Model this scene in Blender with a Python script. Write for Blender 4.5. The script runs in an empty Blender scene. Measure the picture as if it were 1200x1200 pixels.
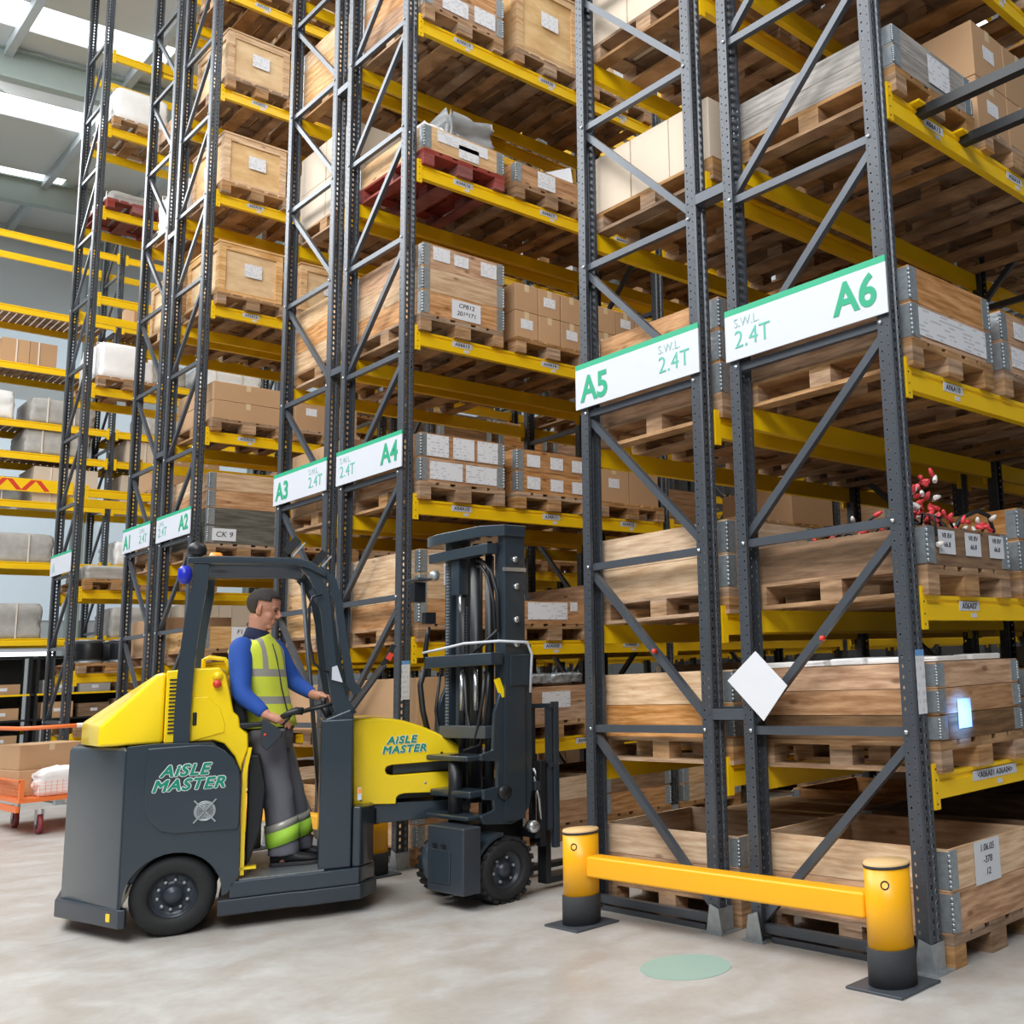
import bpy, bmesh, math, random
from mathutils import Vector, Matrix
from math import sin, cos, pi, radians
random.seed(7)
SC = bpy.context.scene
COL = SC.collection

# ------------------------------------------------------------------ camera
YAW, PIT, ROL = radians(-41.6868), radians(9.28075), radians(-2.56041)
fw = Vector((sin(YAW)*cos(PIT), cos(YAW)*cos(PIT), sin(PIT)))
r0 = Vector((cos(YAW), -sin(YAW), 0)); u0 = r0.cross(fw)
rr = cos(ROL)*r0 + sin(ROL)*u0; uu = -sin(ROL)*r0 + cos(ROL)*u0
cam = bpy.data.cameras.new('camera'); camo = bpy.data.objects.new('camera', cam); COL.objects.link(camo)
m = Matrix((rr, uu, -fw)).transposed().to_4x4(); m.translation = Vector((2.8459, -4.1417, 1.4056))
camo.matrix_world = m
cam.sensor_width = 36; cam.lens = 36*1205.52/1200
cam.shift_x = -301.25/1200; cam.shift_y = -17.14/1200
cam.clip_start = .05; cam.clip_end = 200
SC.camera = camo

# ------------------------------------------------------------------ world, light, exposure
w = bpy.data.worlds.new('world'); SC.world = w; w.use_nodes = True
bg = w.node_tree.nodes['Background']; bg.inputs[0].default_value = (.86, .93, 1, 1); bg.inputs[1].default_value = .15
SC.view_settings.view_transform = 'Standard'; SC.view_settings.look = 'None'
SC.view_settings.gamma = 1; SC.view_settings.exposure = 0.0
SC.view_settings.use_curve_mapping = False

def area(name, loc, target, sx, sy, power, col=(1, 1, 1)):
    l = bpy.data.lights.new(name, 'AREA'); l.shape = 'RECTANGLE'; l.size = sx; l.size_y = sy; l.energy = power; l.color = col
    o = bpy.data.objects.new(name, l); COL.objects.link(o); o.location = loc
    o.rotation_euler = (Vector(target)-Vector(loc)).to_track_quat('-Z', 'Y').to_euler()
    return o
area('skylight_glow_front', (-4, -8, 11.5), (-5, 0, 1.5), 13, 5, 1650, (1, .99, .97))
area('front_right_fill', (5.5, -8, 9), (-2, .3, 1.5), 6, 4, 900, (.97, .98, 1))  # added lamp high at front right, brightens truck side and beams; no doorway there
area('skylight_glow_left', (-16, -4, 12), (-12, 1, 2), 12, 6, 1900, (.97, .99, 1))
area('skylight_glow_rear', (-12, 9, 12.4), (-12, 9, 0), 14, 6, 420, (1, .99, .97))
area('aisle_light', (-3.5, 5, 11.8), (-3.6, 4, 0), 1.6, 9, 320, (1, .98, .95))
def srgb(r, g=None, b=None):
    if g is None: h = r.lstrip('#'); r, g, b = [int(h[i:i+2], 16) for i in (0, 2, 4)]
    f = lambda c: (c/255)/12.92 if c/255 <= .04045 else ((c/255+.055)/1.055)**2.4
    return (f(r), f(g), f(b), 1)

# ------------------------------------------------------------------ materials
def nmat(name):
    m = bpy.data.materials.new(name); m.use_nodes = True
    return m, m.node_tree, m.node_tree.nodes['Principled BSDF']
def N(t, k, **kw):
    n = t.nodes.new(k)
    for a, v in kw.items():
        if a.startswith('i_'): n.inputs[int(a[2:])].default_value = v
        else: setattr(n, a, v)
    return n
def L(t, a, b): t.links.new(a, b)
def math_(t, op, a, b=None, c=None):
    n = t.nodes.new('ShaderNodeMath'); n.operation = op
    for i, x in enumerate((a, b, c)):
        if x is None: continue
        if isinstance(x, (int, float)): n.inputs[i].default_value = x
        else: t.links.new(x, n.inputs[i])
    return n.outputs[0]
def mat(name, col, rough=.5, metal=0, var=.12, scale=6, bump=0, emit=0, coat=0, spec=.5, alpha=1, objvar=0):
    m, t, p = nmat(name)
    c = srgb(col) if isinstance(col, str) else col
    p.inputs['Roughness'].default_value = rough; p.inputs['Metallic'].default_value = metal
    p.inputs['Specular IOR Level'].default_value = spec
    p.inputs['Coat Weight'].default_value = coat
    tc = N(t, 'ShaderNodeTexCoord'); no = N(t, 'ShaderNodeTexNoise'); no.inputs['Scale'].default_value = scale; no.inputs['Detail'].default_value = 5
    L(t, tc.outputs['Object'], no.inputs['Vector'])
    mx = N(t, 'ShaderNodeMix', data_type='RGBA'); L(t, no.outputs[0], mx.inputs[0])
    mx.inputs[6].default_value = tuple(x*(1-var) for x in c[:3])+(1,); mx.inputs[7].default_value = tuple(min(1, x*(1+var)) for x in c[:3])+(1,)
    out = mx.outputs[2]
    if objvar:
        oi = N(t, 'ShaderNodeObjectInfo'); hs = N(t, 'ShaderNodeHueSaturation'); L(t, out, hs.inputs['Color'])
        L(t, math_(t, 'MULTIPLY_ADD', oi.outputs['Random'], objvar*2, 1-objvar), hs.inputs['Value']); out = hs.outputs[0]
    L(t, out, p.inputs['Base Color'])
    if bump:
        b = N(t, 'ShaderNodeBump'); b.inputs['Strength'].default_value = bump; b.inputs['Distance'].default_value = .01
        L(t, no.outputs[0], b.inputs['Height']); L(t, b.outputs[0], p.inputs['Normal'])
    if emit: p.inputs['Emission Color'].default_value = c; p.inputs['Emission Strength'].default_value = emit
    if alpha < 1: p.inputs['Alpha'].default_value = alpha
    return m
def wood(name, c1, c2, knots=.5, vary=.22, dark=.0, grain=(2.2, 38)):
    """boards: the grain runs along the horizontal, stretched noise plus knots"""
    m, t, p = nmat(name); p.inputs['Roughness'].default_value = .75; p.inputs['Specular IOR Level'].default_value = .25
    tc = N(t, 'ShaderNodeTexCoord'); se = N(t, 'ShaderNodeSeparateXYZ'); L(t, tc.outputs['Object'], se.inputs[0])
    oi = N(t, 'ShaderNodeObjectInfo')
    h = math_(t, 'ADD', se.outputs[0], se.outputs[1])
    cb = N(t, 'ShaderNodeCombineXYZ')
    L(t, math_(t, 'MULTIPLY_ADD', oi.outputs['Random'], 37, math_(t, 'MULTIPLY', h, grain[0])), cb.inputs[0])
    L(t, math_(t, 'MULTIPLY', se.outputs[2], grain[1]), cb.inputs[1]); L(t, math_(t, 'MULTIPLY', math_(t, 'SUBTRACT', se.outputs[0], se.outputs[1]), 3), cb.inputs[2])
    n1 = N(t, 'ShaderNodeTexNoise'); n1.inputs['Scale'].default_value = 1; n1.inputs['Detail'].default_value = 6; n1.inputs['Roughness'].default_value = .6; L(t, cb.outputs[0], n1.inputs['Vector'])
    cb2 = N(t, 'ShaderNodeCombineXYZ')
    L(t, math_(t, 'MULTIPLY_ADD', oi.outputs['Random'], 91, math_(t, 'MULTIPLY', h, 3.2)), cb2.inputs[0]); L(t, math_(t, 'MULTIPLY', se.outputs[2], 8), cb2.inputs[1]); L(t, math_(t, 'MULTIPLY', se.outputs[1], 2), cb2.inputs[2])
    vo = N(t, 'ShaderNodeTexVoronoi'); vo.inputs['Scale'].default_value = 1.1; L(t, cb2.outputs[0], vo.inputs['Vector'])
    kn = N(t, 'ShaderNodeMapRange'); kn.inputs[1].default_value = .06; kn.inputs[2].default_value = .17; kn.inputs[3].default_value = knots; kn.inputs[4].default_value = 0; L(t, vo.outputs['Distance'], kn.inputs[0])
    cr = N(t, 'ShaderNodeValToRGB'); cr.color_ramp.elements[0].position = .37; cr.color_ramp.elements[1].position = .64
    cr.color_ramp.elements[0].color = srgb(c1); cr.color_ramp.elements[1].color = srgb(c2); L(t, n1.outputs[0], cr.inputs[0])
    mx = N(t, 'ShaderNodeMix', data_type='RGBA'); L(t, kn.outputs[0], mx.inputs[0]); L(t, cr.outputs[0], mx.inputs[6]); mx.inputs[7].default_value = srgb('#6b4527')
    hs = N(t, 'ShaderNodeHueSaturation'); L(t, mx.outputs[2], hs.inputs['Color'])
    L(t, math_(t, 'MULTIPLY_ADD', oi.outputs['Random'], vary*2, 1-vary), hs.inputs['Value'])
    L(t, math_(t, 'MULTIPLY_ADD', math_(t, 'FRACT', math_(t, 'MULTIPLY', oi.outputs['Random'], 17.3)), .4, .8), hs.inputs['Saturation'])
    L(t, hs.outputs[0], p.inputs['Base Color'])
    b = N(t, 'ShaderNodeBump'); b.inputs['Strength'].default_value = .25; b.inputs['Distance'].default_value = .004
    L(t, n1.outputs[0], b.inputs['Height']); L(t, b.outputs[0], p.inputs['Normal'])
    return m
def perforated(name, col):
    """painted upright with rows of punched holes one can see through"""
    m, t, p = nmat(name); p.inputs['Roughness'].default_value = .38; p.inputs['Metallic'].default_value = .25
    tc = N(t, 'ShaderNodeTexCoord'); se = N(t, 'ShaderNodeSeparateXYZ'); L(t, tc.outputs['Object'], se.inputs[0])
    g = N(t, 'ShaderNodeNewGeometry'); sn = N(t, 'ShaderNodeSeparateXYZ'); L(t, g.outputs['True Normal'], sn.inputs[0])
    isx = math_(t, 'GREATER_THAN', math_(t, 'ABSOLUTE', sn.outputs[0]), .5)
    def holes(u, off, w, h, pitch, ph):
        du = math_(t, 'DIVIDE', math_(t, 'SUBTRACT', math_(t, 'ABSOLUTE', u), off), w)
        z = math_(t, 'SUBTRACT', math_(t, 'FRACT', math_(t, 'MULTIPLY_ADD', math_(t, 'GREATER_THAN', u, 0), ph, math_(t, 'DIVIDE', math_(t, 'ADD', se.outputs[2], 5), pitch))), .5)
        dz = math_(t, 'DIVIDE', z, h/pitch)
        return math_(t, 'ADD', math_(t, 'POWER', du, 2), math_(t, 'POWER', dz, 2))
    hx = holes(se.outputs[1], .022, .009, .0145, .05, .5)
    hy = holes(math_(t, 'SUBTRACT', math_(t, 'ABSOLUTE', se.outputs[0]), .02), .018, .004, .007, .05, .5)
    val = math_(t, 'ADD', math_(t, 'MULTIPLY', hx, isx), math_(t, 'MULTIPLY', hy, math_(t, 'SUBTRACT', 1, isx))); mask = math_(t, 'LESS_THAN', val, 1); rim = math_(t, 'MULTIPLY', math_(t, 'LESS_THAN', val, 1.5), .45)
    no = N(t, 'ShaderNodeTexNoise'); no.inputs['Scale'].default_value = 9; L(t, tc.outputs['Object'], no.inputs['Vector'])
    c = srgb(col); mx = N(t, 'ShaderNodeMix', data_type='RGBA'); L(t, no.outputs[0], mx.inputs[0]); mx.inputs[6].default_value = c; mx.inputs[7].default_value = tuple(x*1.35 for x in c[:3])+(1,)
    rx = N(t, 'ShaderNodeMix', data_type='RGBA'); L(t, rim, rx.inputs[0]); L(t, mx.outputs[2], rx.inputs[6]); rx.inputs[7].default_value = srgb('#9aa0a5')
    L(t, rx.outputs[2], p.inputs['Base Color'])
    tr = N(t, 'ShaderNodeBsdfTransparent'); ms = N(t, 'ShaderNodeMixShader'); L(t, mask, ms.inputs[0]); L(t, p.outputs[0], ms.inputs[1]); L(t, tr.outputs[0], ms.inputs[2])
    L(t, ms.outputs[0], t.nodes['Material Output'].inputs[0])
    return m
def paper(name, bgc='#dfe1e6', ink=.3, lines=7):
    m, t, p = nmat(name); p.inputs['Roughness'].default_value = .7
    tc = N(t, 'ShaderNodeTexCoord'); se = N(t, 'ShaderNodeSeparateXYZ'); L(t, tc.outputs['Generated'], se.inputs[0])
    oi = N(t, 'ShaderNodeObjectInfo'); no = N(t, 'ShaderNodeTexNoise'); no.inputs['Scale'].default_value = 1; no.inputs['Detail'].default_value = 2
    cb = N(t, 'ShaderNodeCombineXYZ'); L(t, math_(t, 'MULTIPLY_ADD', oi.outputs['Random'], 50, math_(t, 'MULTIPLY', math_(t, 'ADD', se.outputs[0], se.outputs[1]), 7)), cb.inputs[0])
    fl = math_(t, 'FLOOR', math_(t, 'MULTIPLY', se.outputs[2], lines)); L(t, math_(t, 'MULTIPLY', fl, 3.7), cb.inputs[1]); L(t, cb.outputs[0], no.inputs['Vector'])
    fr = math_(t, 'FRACT', math_(t, 'MULTIPLY', se.outputs[2], lines)); band = math_(t, 'LESS_THAN', math_(t, 'ABSOLUTE', math_(t, 'SUBTRACT', fr, .5)), .24)
    k = math_(t, 'MULTIPLY', math_(t, 'MULTIPLY', band, math_(t, 'GREATER_THAN', no.outputs[0], .54)), ink)
    mx = N(t, 'ShaderNodeMix', data_type='RGBA'); L(t, k, mx.inputs[0]); mx.inputs[6].default_value = srgb(bgc); mx.inputs[7].default_value = (.05, .05, .08, 1)
    L(t, mx.outputs[2], p.inputs['Base Color']); return m

def floor_mat():
    m, t, p = nmat('polished_concrete')
    tc = N(t, 'ShaderNodeTexCoord'); a = N(t, 'ShaderNodeTexNoise'); a.inputs['Scale'].default_value = .55; a.inputs['Detail'].default_value = 8; a.inputs['Roughness'].default_value = .62
    b = N(t, 'ShaderNodeTexNoise'); b.inputs['Scale'].default_value = 3.2; b.inputs['Detail'].default_value = 6; b.inputs['Distortion'].default_value = .6
    L(t, tc.outputs['Object'], a.inputs['Vector']); L(t, tc.outputs['Object'], b.inputs['Vector'])
    cr = N(t, 'ShaderNodeValToRGB'); e = cr.color_ramp.elements; e[0].position = .3; e[1].position = .7; e[0].color = srgb('#a9a59f'); e[1].color = srgb('#bfbebb')
    L(t, a.outputs[0], cr.inputs[0])
    c2 = N(t, 'ShaderNodeValToRGB'); e = c2.color_ramp.elements; e[0].position = .38; e[1].position = .66; e[0].color = srgb('#a99e92'); e[1].color = srgb('#c4c4c3'); L(t, b.outputs[0], c2.inputs[0])
    mx = N(t, 'ShaderNodeMix', data_type='RGBA'); mx.inputs[0].default_value = .45; L(t, cr.outputs[0], mx.inputs[6]); L(t, c2.outputs[0], mx.inputs[7]); 
    fi = N(t, 'ShaderNodeTexNoise'); fi.inputs['Scale'].default_value = 17; fi.inputs['Detail'].default_value = 8; fi.inputs['Roughness'].default_value = .7; L(t, tc.outputs['Object'], fi.inputs['Vector'])
    mr = N(t, 'ShaderNodeMapRange'); mr.inputs[1].default_value = .3; mr.inputs[2].default_value = .7; mr.inputs[3].default_value = .9; mr.inputs[4].default_value = 1.06; L(t, fi.outputs[0], mr.inputs[0])
    hs = N(t, 'ShaderNodeHueSaturation'); L(t, mx.outputs[2], hs.inputs['Color']); L(t, mr.outputs[0], hs.inputs['Value'])
    # a saw-cut joint every six metres
    se = N(t, 'ShaderNodeSeparateXYZ'); L(t, tc.outputs['Object'], se.inputs[0])
    jt = math_(t, 'LESS_THAN', math_(t, 'ABSOLUTE', math_(t, 'SUBTRACT', math_(t, 'FRACT', math_(t, 'DIVIDE', math_(t, 'ADD', se.outputs[0], 31.5), 6)), .5)), .0007)
    jm = N(t, 'ShaderNodeMix', data_type='RGBA'); L(t, math_(t, 'MULTIPLY', jt, .5), jm.inputs[0]); L(t, hs.outputs[0], jm.inputs[6]); jm.inputs[7].default_value = (.15, .14, .13, 1)
    L(t, jm.outputs[2], p.inputs['Base Color'])
    rr_ = N(t, 'ShaderNodeMapRange'); rr_.inputs[3].default_value = .28; rr_.inputs[4].default_value = .5; L(t, b.outputs[0], rr_.inputs[0]); L(t, rr_.outputs[0], p.inputs['Roughness'])
    return m
M = dict(
    floor=floor_mat(), upright=perforated('dark_grey_perforated_steel', '#41464d'), steel=mat('dark_grey_steel', '#50565e', .36, .3, .2, 5),
    upright_far=mat('dark_grey_steel_plain', '#565e69', .4, .25, .15, 5),
    yellow=mat('yellow_beam_paint', '#f6c80e', .38, 0, .06, 3, objvar=.05), galv=mat('galvanised_steel', '#aeb6bb', .42, .6, .3, 24, bump=.15),
    hinge=mat('zinc_hinge', '#a3acb2', .38, .55, .35, 40, bump=.3, objvar=.15), black=mat('black_steel', '#23262a', .4, .2, .1), rubber=mat('black_rubber', '#1e2022', .7, 0, .25, 14, bump=.2),
    bollard=mat('bollard_yellow', '#fdb515', .35, 0, .04, 3), bollard_top=mat('bollard_cap_dusty', '#e3bd86', .6, 0, .1, 5), bbase=mat('bollard_black_base', '#34363a', .75, 0, .25, 10),
    white=mat('sign_white', '#ccd1db', .5, 0, .02), green=mat('sign_green', '#22a97e', .5, 0, .03), green2=mat('sign_green_letters', '#1ca279', .5, 0, .03), pale=mat('sign_pale_letters', '#9cc2bd', .5, 0, .02), teal=mat('sign_teal_thin_letters', '#58b9a3', .5, 0, .02),
    logo=mat('logo_green', '#128a72', .4, 0, .02), logow=mat('logo_white', '#f1f4f1', .4, 0, .02),
    navy=mat('truck_dark_grey_paint', '#36424c', .28, .25, .05, 3, coat=.35), ty=mat('truck_yellow_paint', '#fbd914', .26, 0, .03, 3, coat=.4), chassis=mat('truck_charcoal', '#39414a', .35, .2, .06),
    chrome=mat('bright_steel', '#c7ccd0', .25, .8, .1), castor=mat('dark_red_castor', '#8f3b42', .5), red=mat('red_plastic', '#d8412e', .4), orange=mat('orange_paint', '#ef7a3a', .4, 0, .05), blue=mat('blue_lens', '#2330b8', .3), beacon=mat('orange_lens', '#ff9a2e', .35),
    tread=mat('chequer_plate', '#8b9196', .4, .5, .35, 55, bump=.6),
    paper=paper('printed_paper'), paperw=mat('blank_paper', '#d9dce2', .6, 0, .03), paperb=paper('paper_with_bold_print', '#e9edf3', .8, 5), ink=mat('black_ink', '#1c1c22', .6), blueink=mat('blue_tape', '#6ca0d8', .5),
    pine=wood('fresh_pine', '#bd9469', '#e0c098', .65, .1), pine2=wood('knotty_amber_pine', '#9f734e', '#cda27a', .75, .16), pallet=wood('pallet_wood', '#85664a', '#b99673', .25, .2), pdark=wood('weathered_brown_board', '#66503c', '#8a6d53', .3, .2),
    grey=wood('weathered_grey_board', '#8b8580', '#b4afa8', .3, .1), green_board=wood('dark_stained_board', '#4b4a42', '#6e6a5f', .2, .1), redw=wood('red_pallet_wood', '#7b3f3b', '#9a5650', .1, .1), ply=wood('pale_plywood', '#cfae86', '#e2c79f', .12, .06, grain=(1.2, 9)),
    carton=mat('brown_cardboard', '#b9946f', .8, 0, .07, 2.5, objvar=.1), cartonw=mat('cream_cardboard', '#d8c8b4', .8, 0, .05, 2.5, objvar=.04), tape=mat('packing_tape', '#d6bf9a', .25, 0, .03),
    tapew=mat('white_strap_tape', '#e6ddd2', .3, 0, .03),
    film=mat('stretch_film', '#dfe2e4', .22, 0, .12, 6, bump=.5, alpha=.82), bag=mat('clear_plastic_bag', '#a9adb0', .15, 0, .25, 8, bump=.7, alpha=.68), pack=mat('grey_wrapped_goods', '#a9a7a3', .6, 0, .35, 8, bump=.3, objvar=.15), packw=mat('white_sheet_wrapping', '#f0f0f0', .4, 0, .1, 8, bump=.4),
    wallback=mat('hall_end_shade_grey', '#4c4a49', .7, 0, .08, 1), wall=mat('pale_wall_cladding', '#bcc5ca', .6, 0, .03, 1), ceil=mat('grey_roof_sheet', '#d9dddd', .6, 0, .04, 1), rafter=mat('grey_green_rafter', '#a3b0ac', .5, 0, .05), purlin=mat('galvanised_purlin', '#bcc4c8', .45, .1, .1),  # back wall's dark grey imitates the unlit depth behind the racks
    glow=mat('rooflight_panel', '#f4f9ff', .5, 0, 0, emit=2.2), glowwall=mat('wall_window_panel', '#c9d8e4', .5, 0, 0, emit=.3), tube=mat('fluorescent_tube', '#ffffff', .4, 0, 0, emit=3),
    cable=mat('black_cable', '#1b1c1f', .5), clip=mat('red_cable_end', '#e0454b', .4), clipw=mat('pale_cable_end', '#e6e2dd', .4), paint=mat('faded_turquoise_floor_paint', '#98b5ab', .45, 0, .06, 4),
    skin=mat('skin', '#c98f76', .5, 0, .05), hair=mat('short_dark_hair', '#3f3a38', .8, 0, .3, 60, bump=.5), jacket=mat('blue_jersey', '#1f4fa8', .75, 0, .12, 8, bump=.15), trousers=mat('grey_work_trousers', '#72727c', .8, 0, .12, 8, bump=.2), shoe=mat('black_shoe', '#26262a', .6), navycloth=mat('navy_collar', '#1b2547', .8),
    hiviz=mat('hi_vis_yellow', '#d2f02c', .6, 0, .08, 9, bump=.15), silver=mat('silver_reflective_tape', '#b9b8ae', .35, .2, .05), hivizband=mat('hi_vis_green_band', '#b9f04e', .6), sole=mat('sole_grey', '#3d3c3d', .8))

# ------------------------------------------------------------------ mesh helpers
class MB:
    def __init__(s): s.v = []; s.f = []; s.sm = []
    def add(s, vs, fs, smooth=False):
        k = len(s.v); s.v += [tuple(v) for v in vs]; s.f += [tuple(i+k for i in f) for f in fs]; s.sm += [smooth]*len(fs); return s
    def box(s, x0, x1, y0, y1, z0, z1):
        return s.add([(x, y, z) for z in (z0, z1) for y in (y0, y1) for x in (x0, x1)], [(0, 2, 3, 1), (4, 5, 7, 6), (0, 1, 5, 4), (2, 6, 7, 3), (0, 4, 6, 2), (1, 3, 7, 5)])
    def prism(s, poly, ax, a, b):
        """poly in the other two axes (cyclic order x>y>z), extruded on axis ax from a to b"""
        n = len(poly)
        def P(p, c): q = [0, 0, 0]; q[ax] = c; q[(ax+1) % 3] = p[0]; q[(ax+2) % 3] = p[1]; return tuple(q)
        ar = sum(poly[i][0]*poly[(i+1) % n][1]-poly[(i+1) % n][0]*poly[i][1] for i in range(n))
        pl = list(poly) if ar > 0 else list(poly)[::-1]
        vs = [P(p, a) for p in pl]+[P(p, b) for p in pl]
        if b < a: vs = vs[n:]+vs[:n]
        return s.add(vs, [tuple(range(n))[::-1], tuple(range(n, 2*n))]+[(i, (i+1) % n, n+(i+1) % n, n+i) for i in range(n)])
    def xz(s, poly, y0, y1): return s.prism([(z, x) for x, z in poly], 1, y0, y1)
    def tube(s, pts, r, n=8, caps=True):
        pts = [Vector(p) for p in pts]; vs = []; rs = r if isinstance(r, (list, tuple)) else [r]*len(pts)
        d = (pts[1]-pts[0]).normalized(); up = Vector((0, 0, 1)) if abs(d.z) < .9 else Vector((1, 0, 0)); a = d.cross(up).normalized()
        for i, p in enumerate(pts):
            t = ((pts[min(i+1, len(pts)-1)]-pts[max(i-1, 0)])).normalized(); a = (a-t*a.dot(t)).normalized(); b = t.cross(a)
            vs += [p+(a*cos(2*pi*k/n)+b*sin(2*pi*k/n))*rs[i] for k in range(n)]
        fs = [(i*n+k, i*n+(k+1) % n, (i+1)*n+(k+1) % n, (i+1)*n+k) for i in range(len(pts)-1) for k in range(n)]
        s.add(vs, fs, True)
        if caps: k = len(s.v)-len(vs); s.f += [tuple(k+j for j in range(n))[::-1], tuple(k+len(vs)-n+j for j in range(n))]; s.sm += [False, False]
        return s
    def lathe(s, prof, c=(0, 0, 0), ax=2, n=32, smooth=True):
        """prof: (radius, height) pairs about axis ax through c"""
        vs = []
        for r, h in prof:
            for k in range(n):
                q = [0, 0, 0]; q[ax] = c[ax]+h; q[(ax+1) % 3] = c[(ax+1) % 3]+r*cos(2*pi*k/n); q[(ax+2) % 3] = c[(ax+2) % 3]+r*sin(2*pi*k/n); vs.append(tuple(q))
        fs = [(i*n+k, i*n+(k+1) % n, (i+1)*n+(k+1) % n, (i+1)*n+k) for i in range(len(prof)-1) for k in range(n)]
        return s.add(vs, fs+[tuple(range(n))[::-1], tuple(len(vs)-n+j for j in range(n))], smooth)
    def bar(s, a, b, w, h, up=(0, 1, 0)):
        a = Vector(a); b = Vector(b); d = (b-a).normalized(); u = Vector(up); u = (u-d*u.dot(d)).normalized(); v = d.cross(u)
        vs = [p+u*(i*w/2)+v*(j*h/2) for p in (a, b) for i, j in ((-1, -1), (1, -1), (1, 1), (-1, 1))]
        return s.add(vs, [(0, 1, 2, 3)[::-1], (4, 5, 6, 7), (0, 1, 5, 4), (1, 2, 6, 5), (2, 3, 7, 6), (3, 0, 4, 7)])
    def loft(s, rings, closed=True):
        n = len(rings[0]); vs = [v for r in rings for v in r]
        fs = [(i*n+k, i*n+(k+1) % n, (i+1)*n+(k+1) % n, (i+1)*n+k) for i in range(len(rings)-1) for k in range(n)]
        s.add(vs, fs, True); k0 = len(s.v)-len(vs)
        s.f += [tuple(k0+j for j in range(n))[::-1], tuple(k0+len(vs)-n+j for j in range(n))]; s.sm += [True, True]; return s
    def mesh(s, name):
        me = bpy.data.meshes.new(name); me.from_pydata(s.v, [], s.f); me.polygons.foreach_set('use_smooth', s.sm)
        bm = bmesh.new(); bm.from_mesh(me); bmesh.ops.recalc_face_normals(bm, faces=bm.faces); bm.to_mesh(me); bm.free(); return me
    def build(s, name, mt, parent=None, loc=None, bevel=0, sub=0, rot=None):
        o = bpy.data.objects.new(name, s.mesh(name)); COL.objects.link(o)
        o.data.materials.append(M[mt] if isinstance(mt, str) else mt); o.parent = parent
        if loc: o.location = loc
        if rot: o.rotation_euler = rot
        if bevel:
            b = o.modifiers.new('bevel', 'BEVEL'); b.width = bevel; b.segments = 2; b.limit_method = 'ANGLE'; b.angle_limit = radians(35)
            for p in o.data.polygons: p.use_smooth = True
            ed = o.modifiers.new('wn', 'WEIGHTED_NORMAL'); ed.keep_sharp = False
        if sub: b = o.modifiers.new('sub', 'SUBSURF'); b.levels = sub; b.render_levels = sub
        return o
def hull(pts, name, mt, parent=None, bevel=0, loc=None):
    me = bpy.data.meshes.new(name); bm = bmesh.new()
    for p in pts: bm.verts.new(p)
    bmesh.ops.convex_hull(bm, input=bm.verts); bmesh.ops.dissolve_limit(bm, angle_limit=radians(2), verts=bm.verts, edges=bm.edges)
    bmesh.ops.recalc_face_normals(bm, faces=bm.faces); bm.to_mesh(me); bm.free()
    mb = MB(); mb.v = [tuple(v.co) for v in me.vertices]; mb.f = [tuple(p.vertices) for p in me.polygons]; mb.sm = [False]*len(mb.f); bpy.data.meshes.remove(me)
    return mb.build(name, mt, parent, bevel=bevel, loc=loc)
_tc = {}
def text(s, name, mt, parent, loc, size, face='-Y', bold=0, fat=0, shear=0, ext=.0008, align='LEFT', sx=1, spacing=1, rot=None):
    key = (s, size, fat, bold, shear, ext, align, sx, spacing, mt)
    if key not in _tc:
        c = bpy.data.curves.new('t', 'FONT'); c.body = s; c.size = size; c.offset = bold; c.shear = shear; c.extrude = ext; c.align_x = align; c.space_character = spacing; c.resolution_u = 4
        o = bpy.data.objects.new('t', c); COL.objects.link(o); bpy.context.view_layer.update()
        me = bpy.data.meshes.new_from_object(o.evaluated_get(bpy.context.evaluated_depsgraph_get())); bpy.data.objects.remove(o); bpy.data.curves.remove(c)
        for v in me.vertices: v.co.x *= sx
        if fat:
            b0 = MB(); vv = [v.co.copy() for v in me.vertices]; ff = [tuple(p.vertices) for p in me.polygons]
            for q in range(10):
                a = 2*pi*q/10; b0.add([(v.x+fat*cos(a), v.y+fat*sin(a), v.z+q*.00002) for v in vv], ff)
            bpy.data.meshes.remove(me); me = bpy.data.meshes.new(name); me.from_pydata(b0.v, [], b0.f)
        me.materials.clear(); me.materials.append(M[mt]); me.name = name; _tc[key] = me
    o = bpy.data.objects.new(name, _tc[key]); COL.objects.link(o); o.parent = parent; o.location = loc
    o.rotation_euler = rot or {'-Y': (pi/2, 0, 0), '+X': (pi/2, 0, pi/2)}[face]
    return o
def empty(name, loc=(0, 0, 0), rz=0):
    o = bpy.data.objects.new(name, None); o.empty_display_size = .1; COL.objects.link(o); o.location = loc; o.rotation_euler = (0, 0, rz); return o
def tag(o, label=None, cat=None, group=None, kind=None):
    if label: o['label'] = label
    if cat: o['category'] = cat
    if group: o['group'] = group
    if kind: o['kind'] = kind
    return o
KIDS = {}
def kids(o):
    if o.name not in KIDS: KIDS[o.name] = list(o.children)
    return KIDS[o.name]
def copy_tree(o, parent=None):
    c = o.copy(); COL.objects.link(c); c.parent = parent
    for ch in kids(o): copy_tree(ch, c)
    return c
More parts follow.
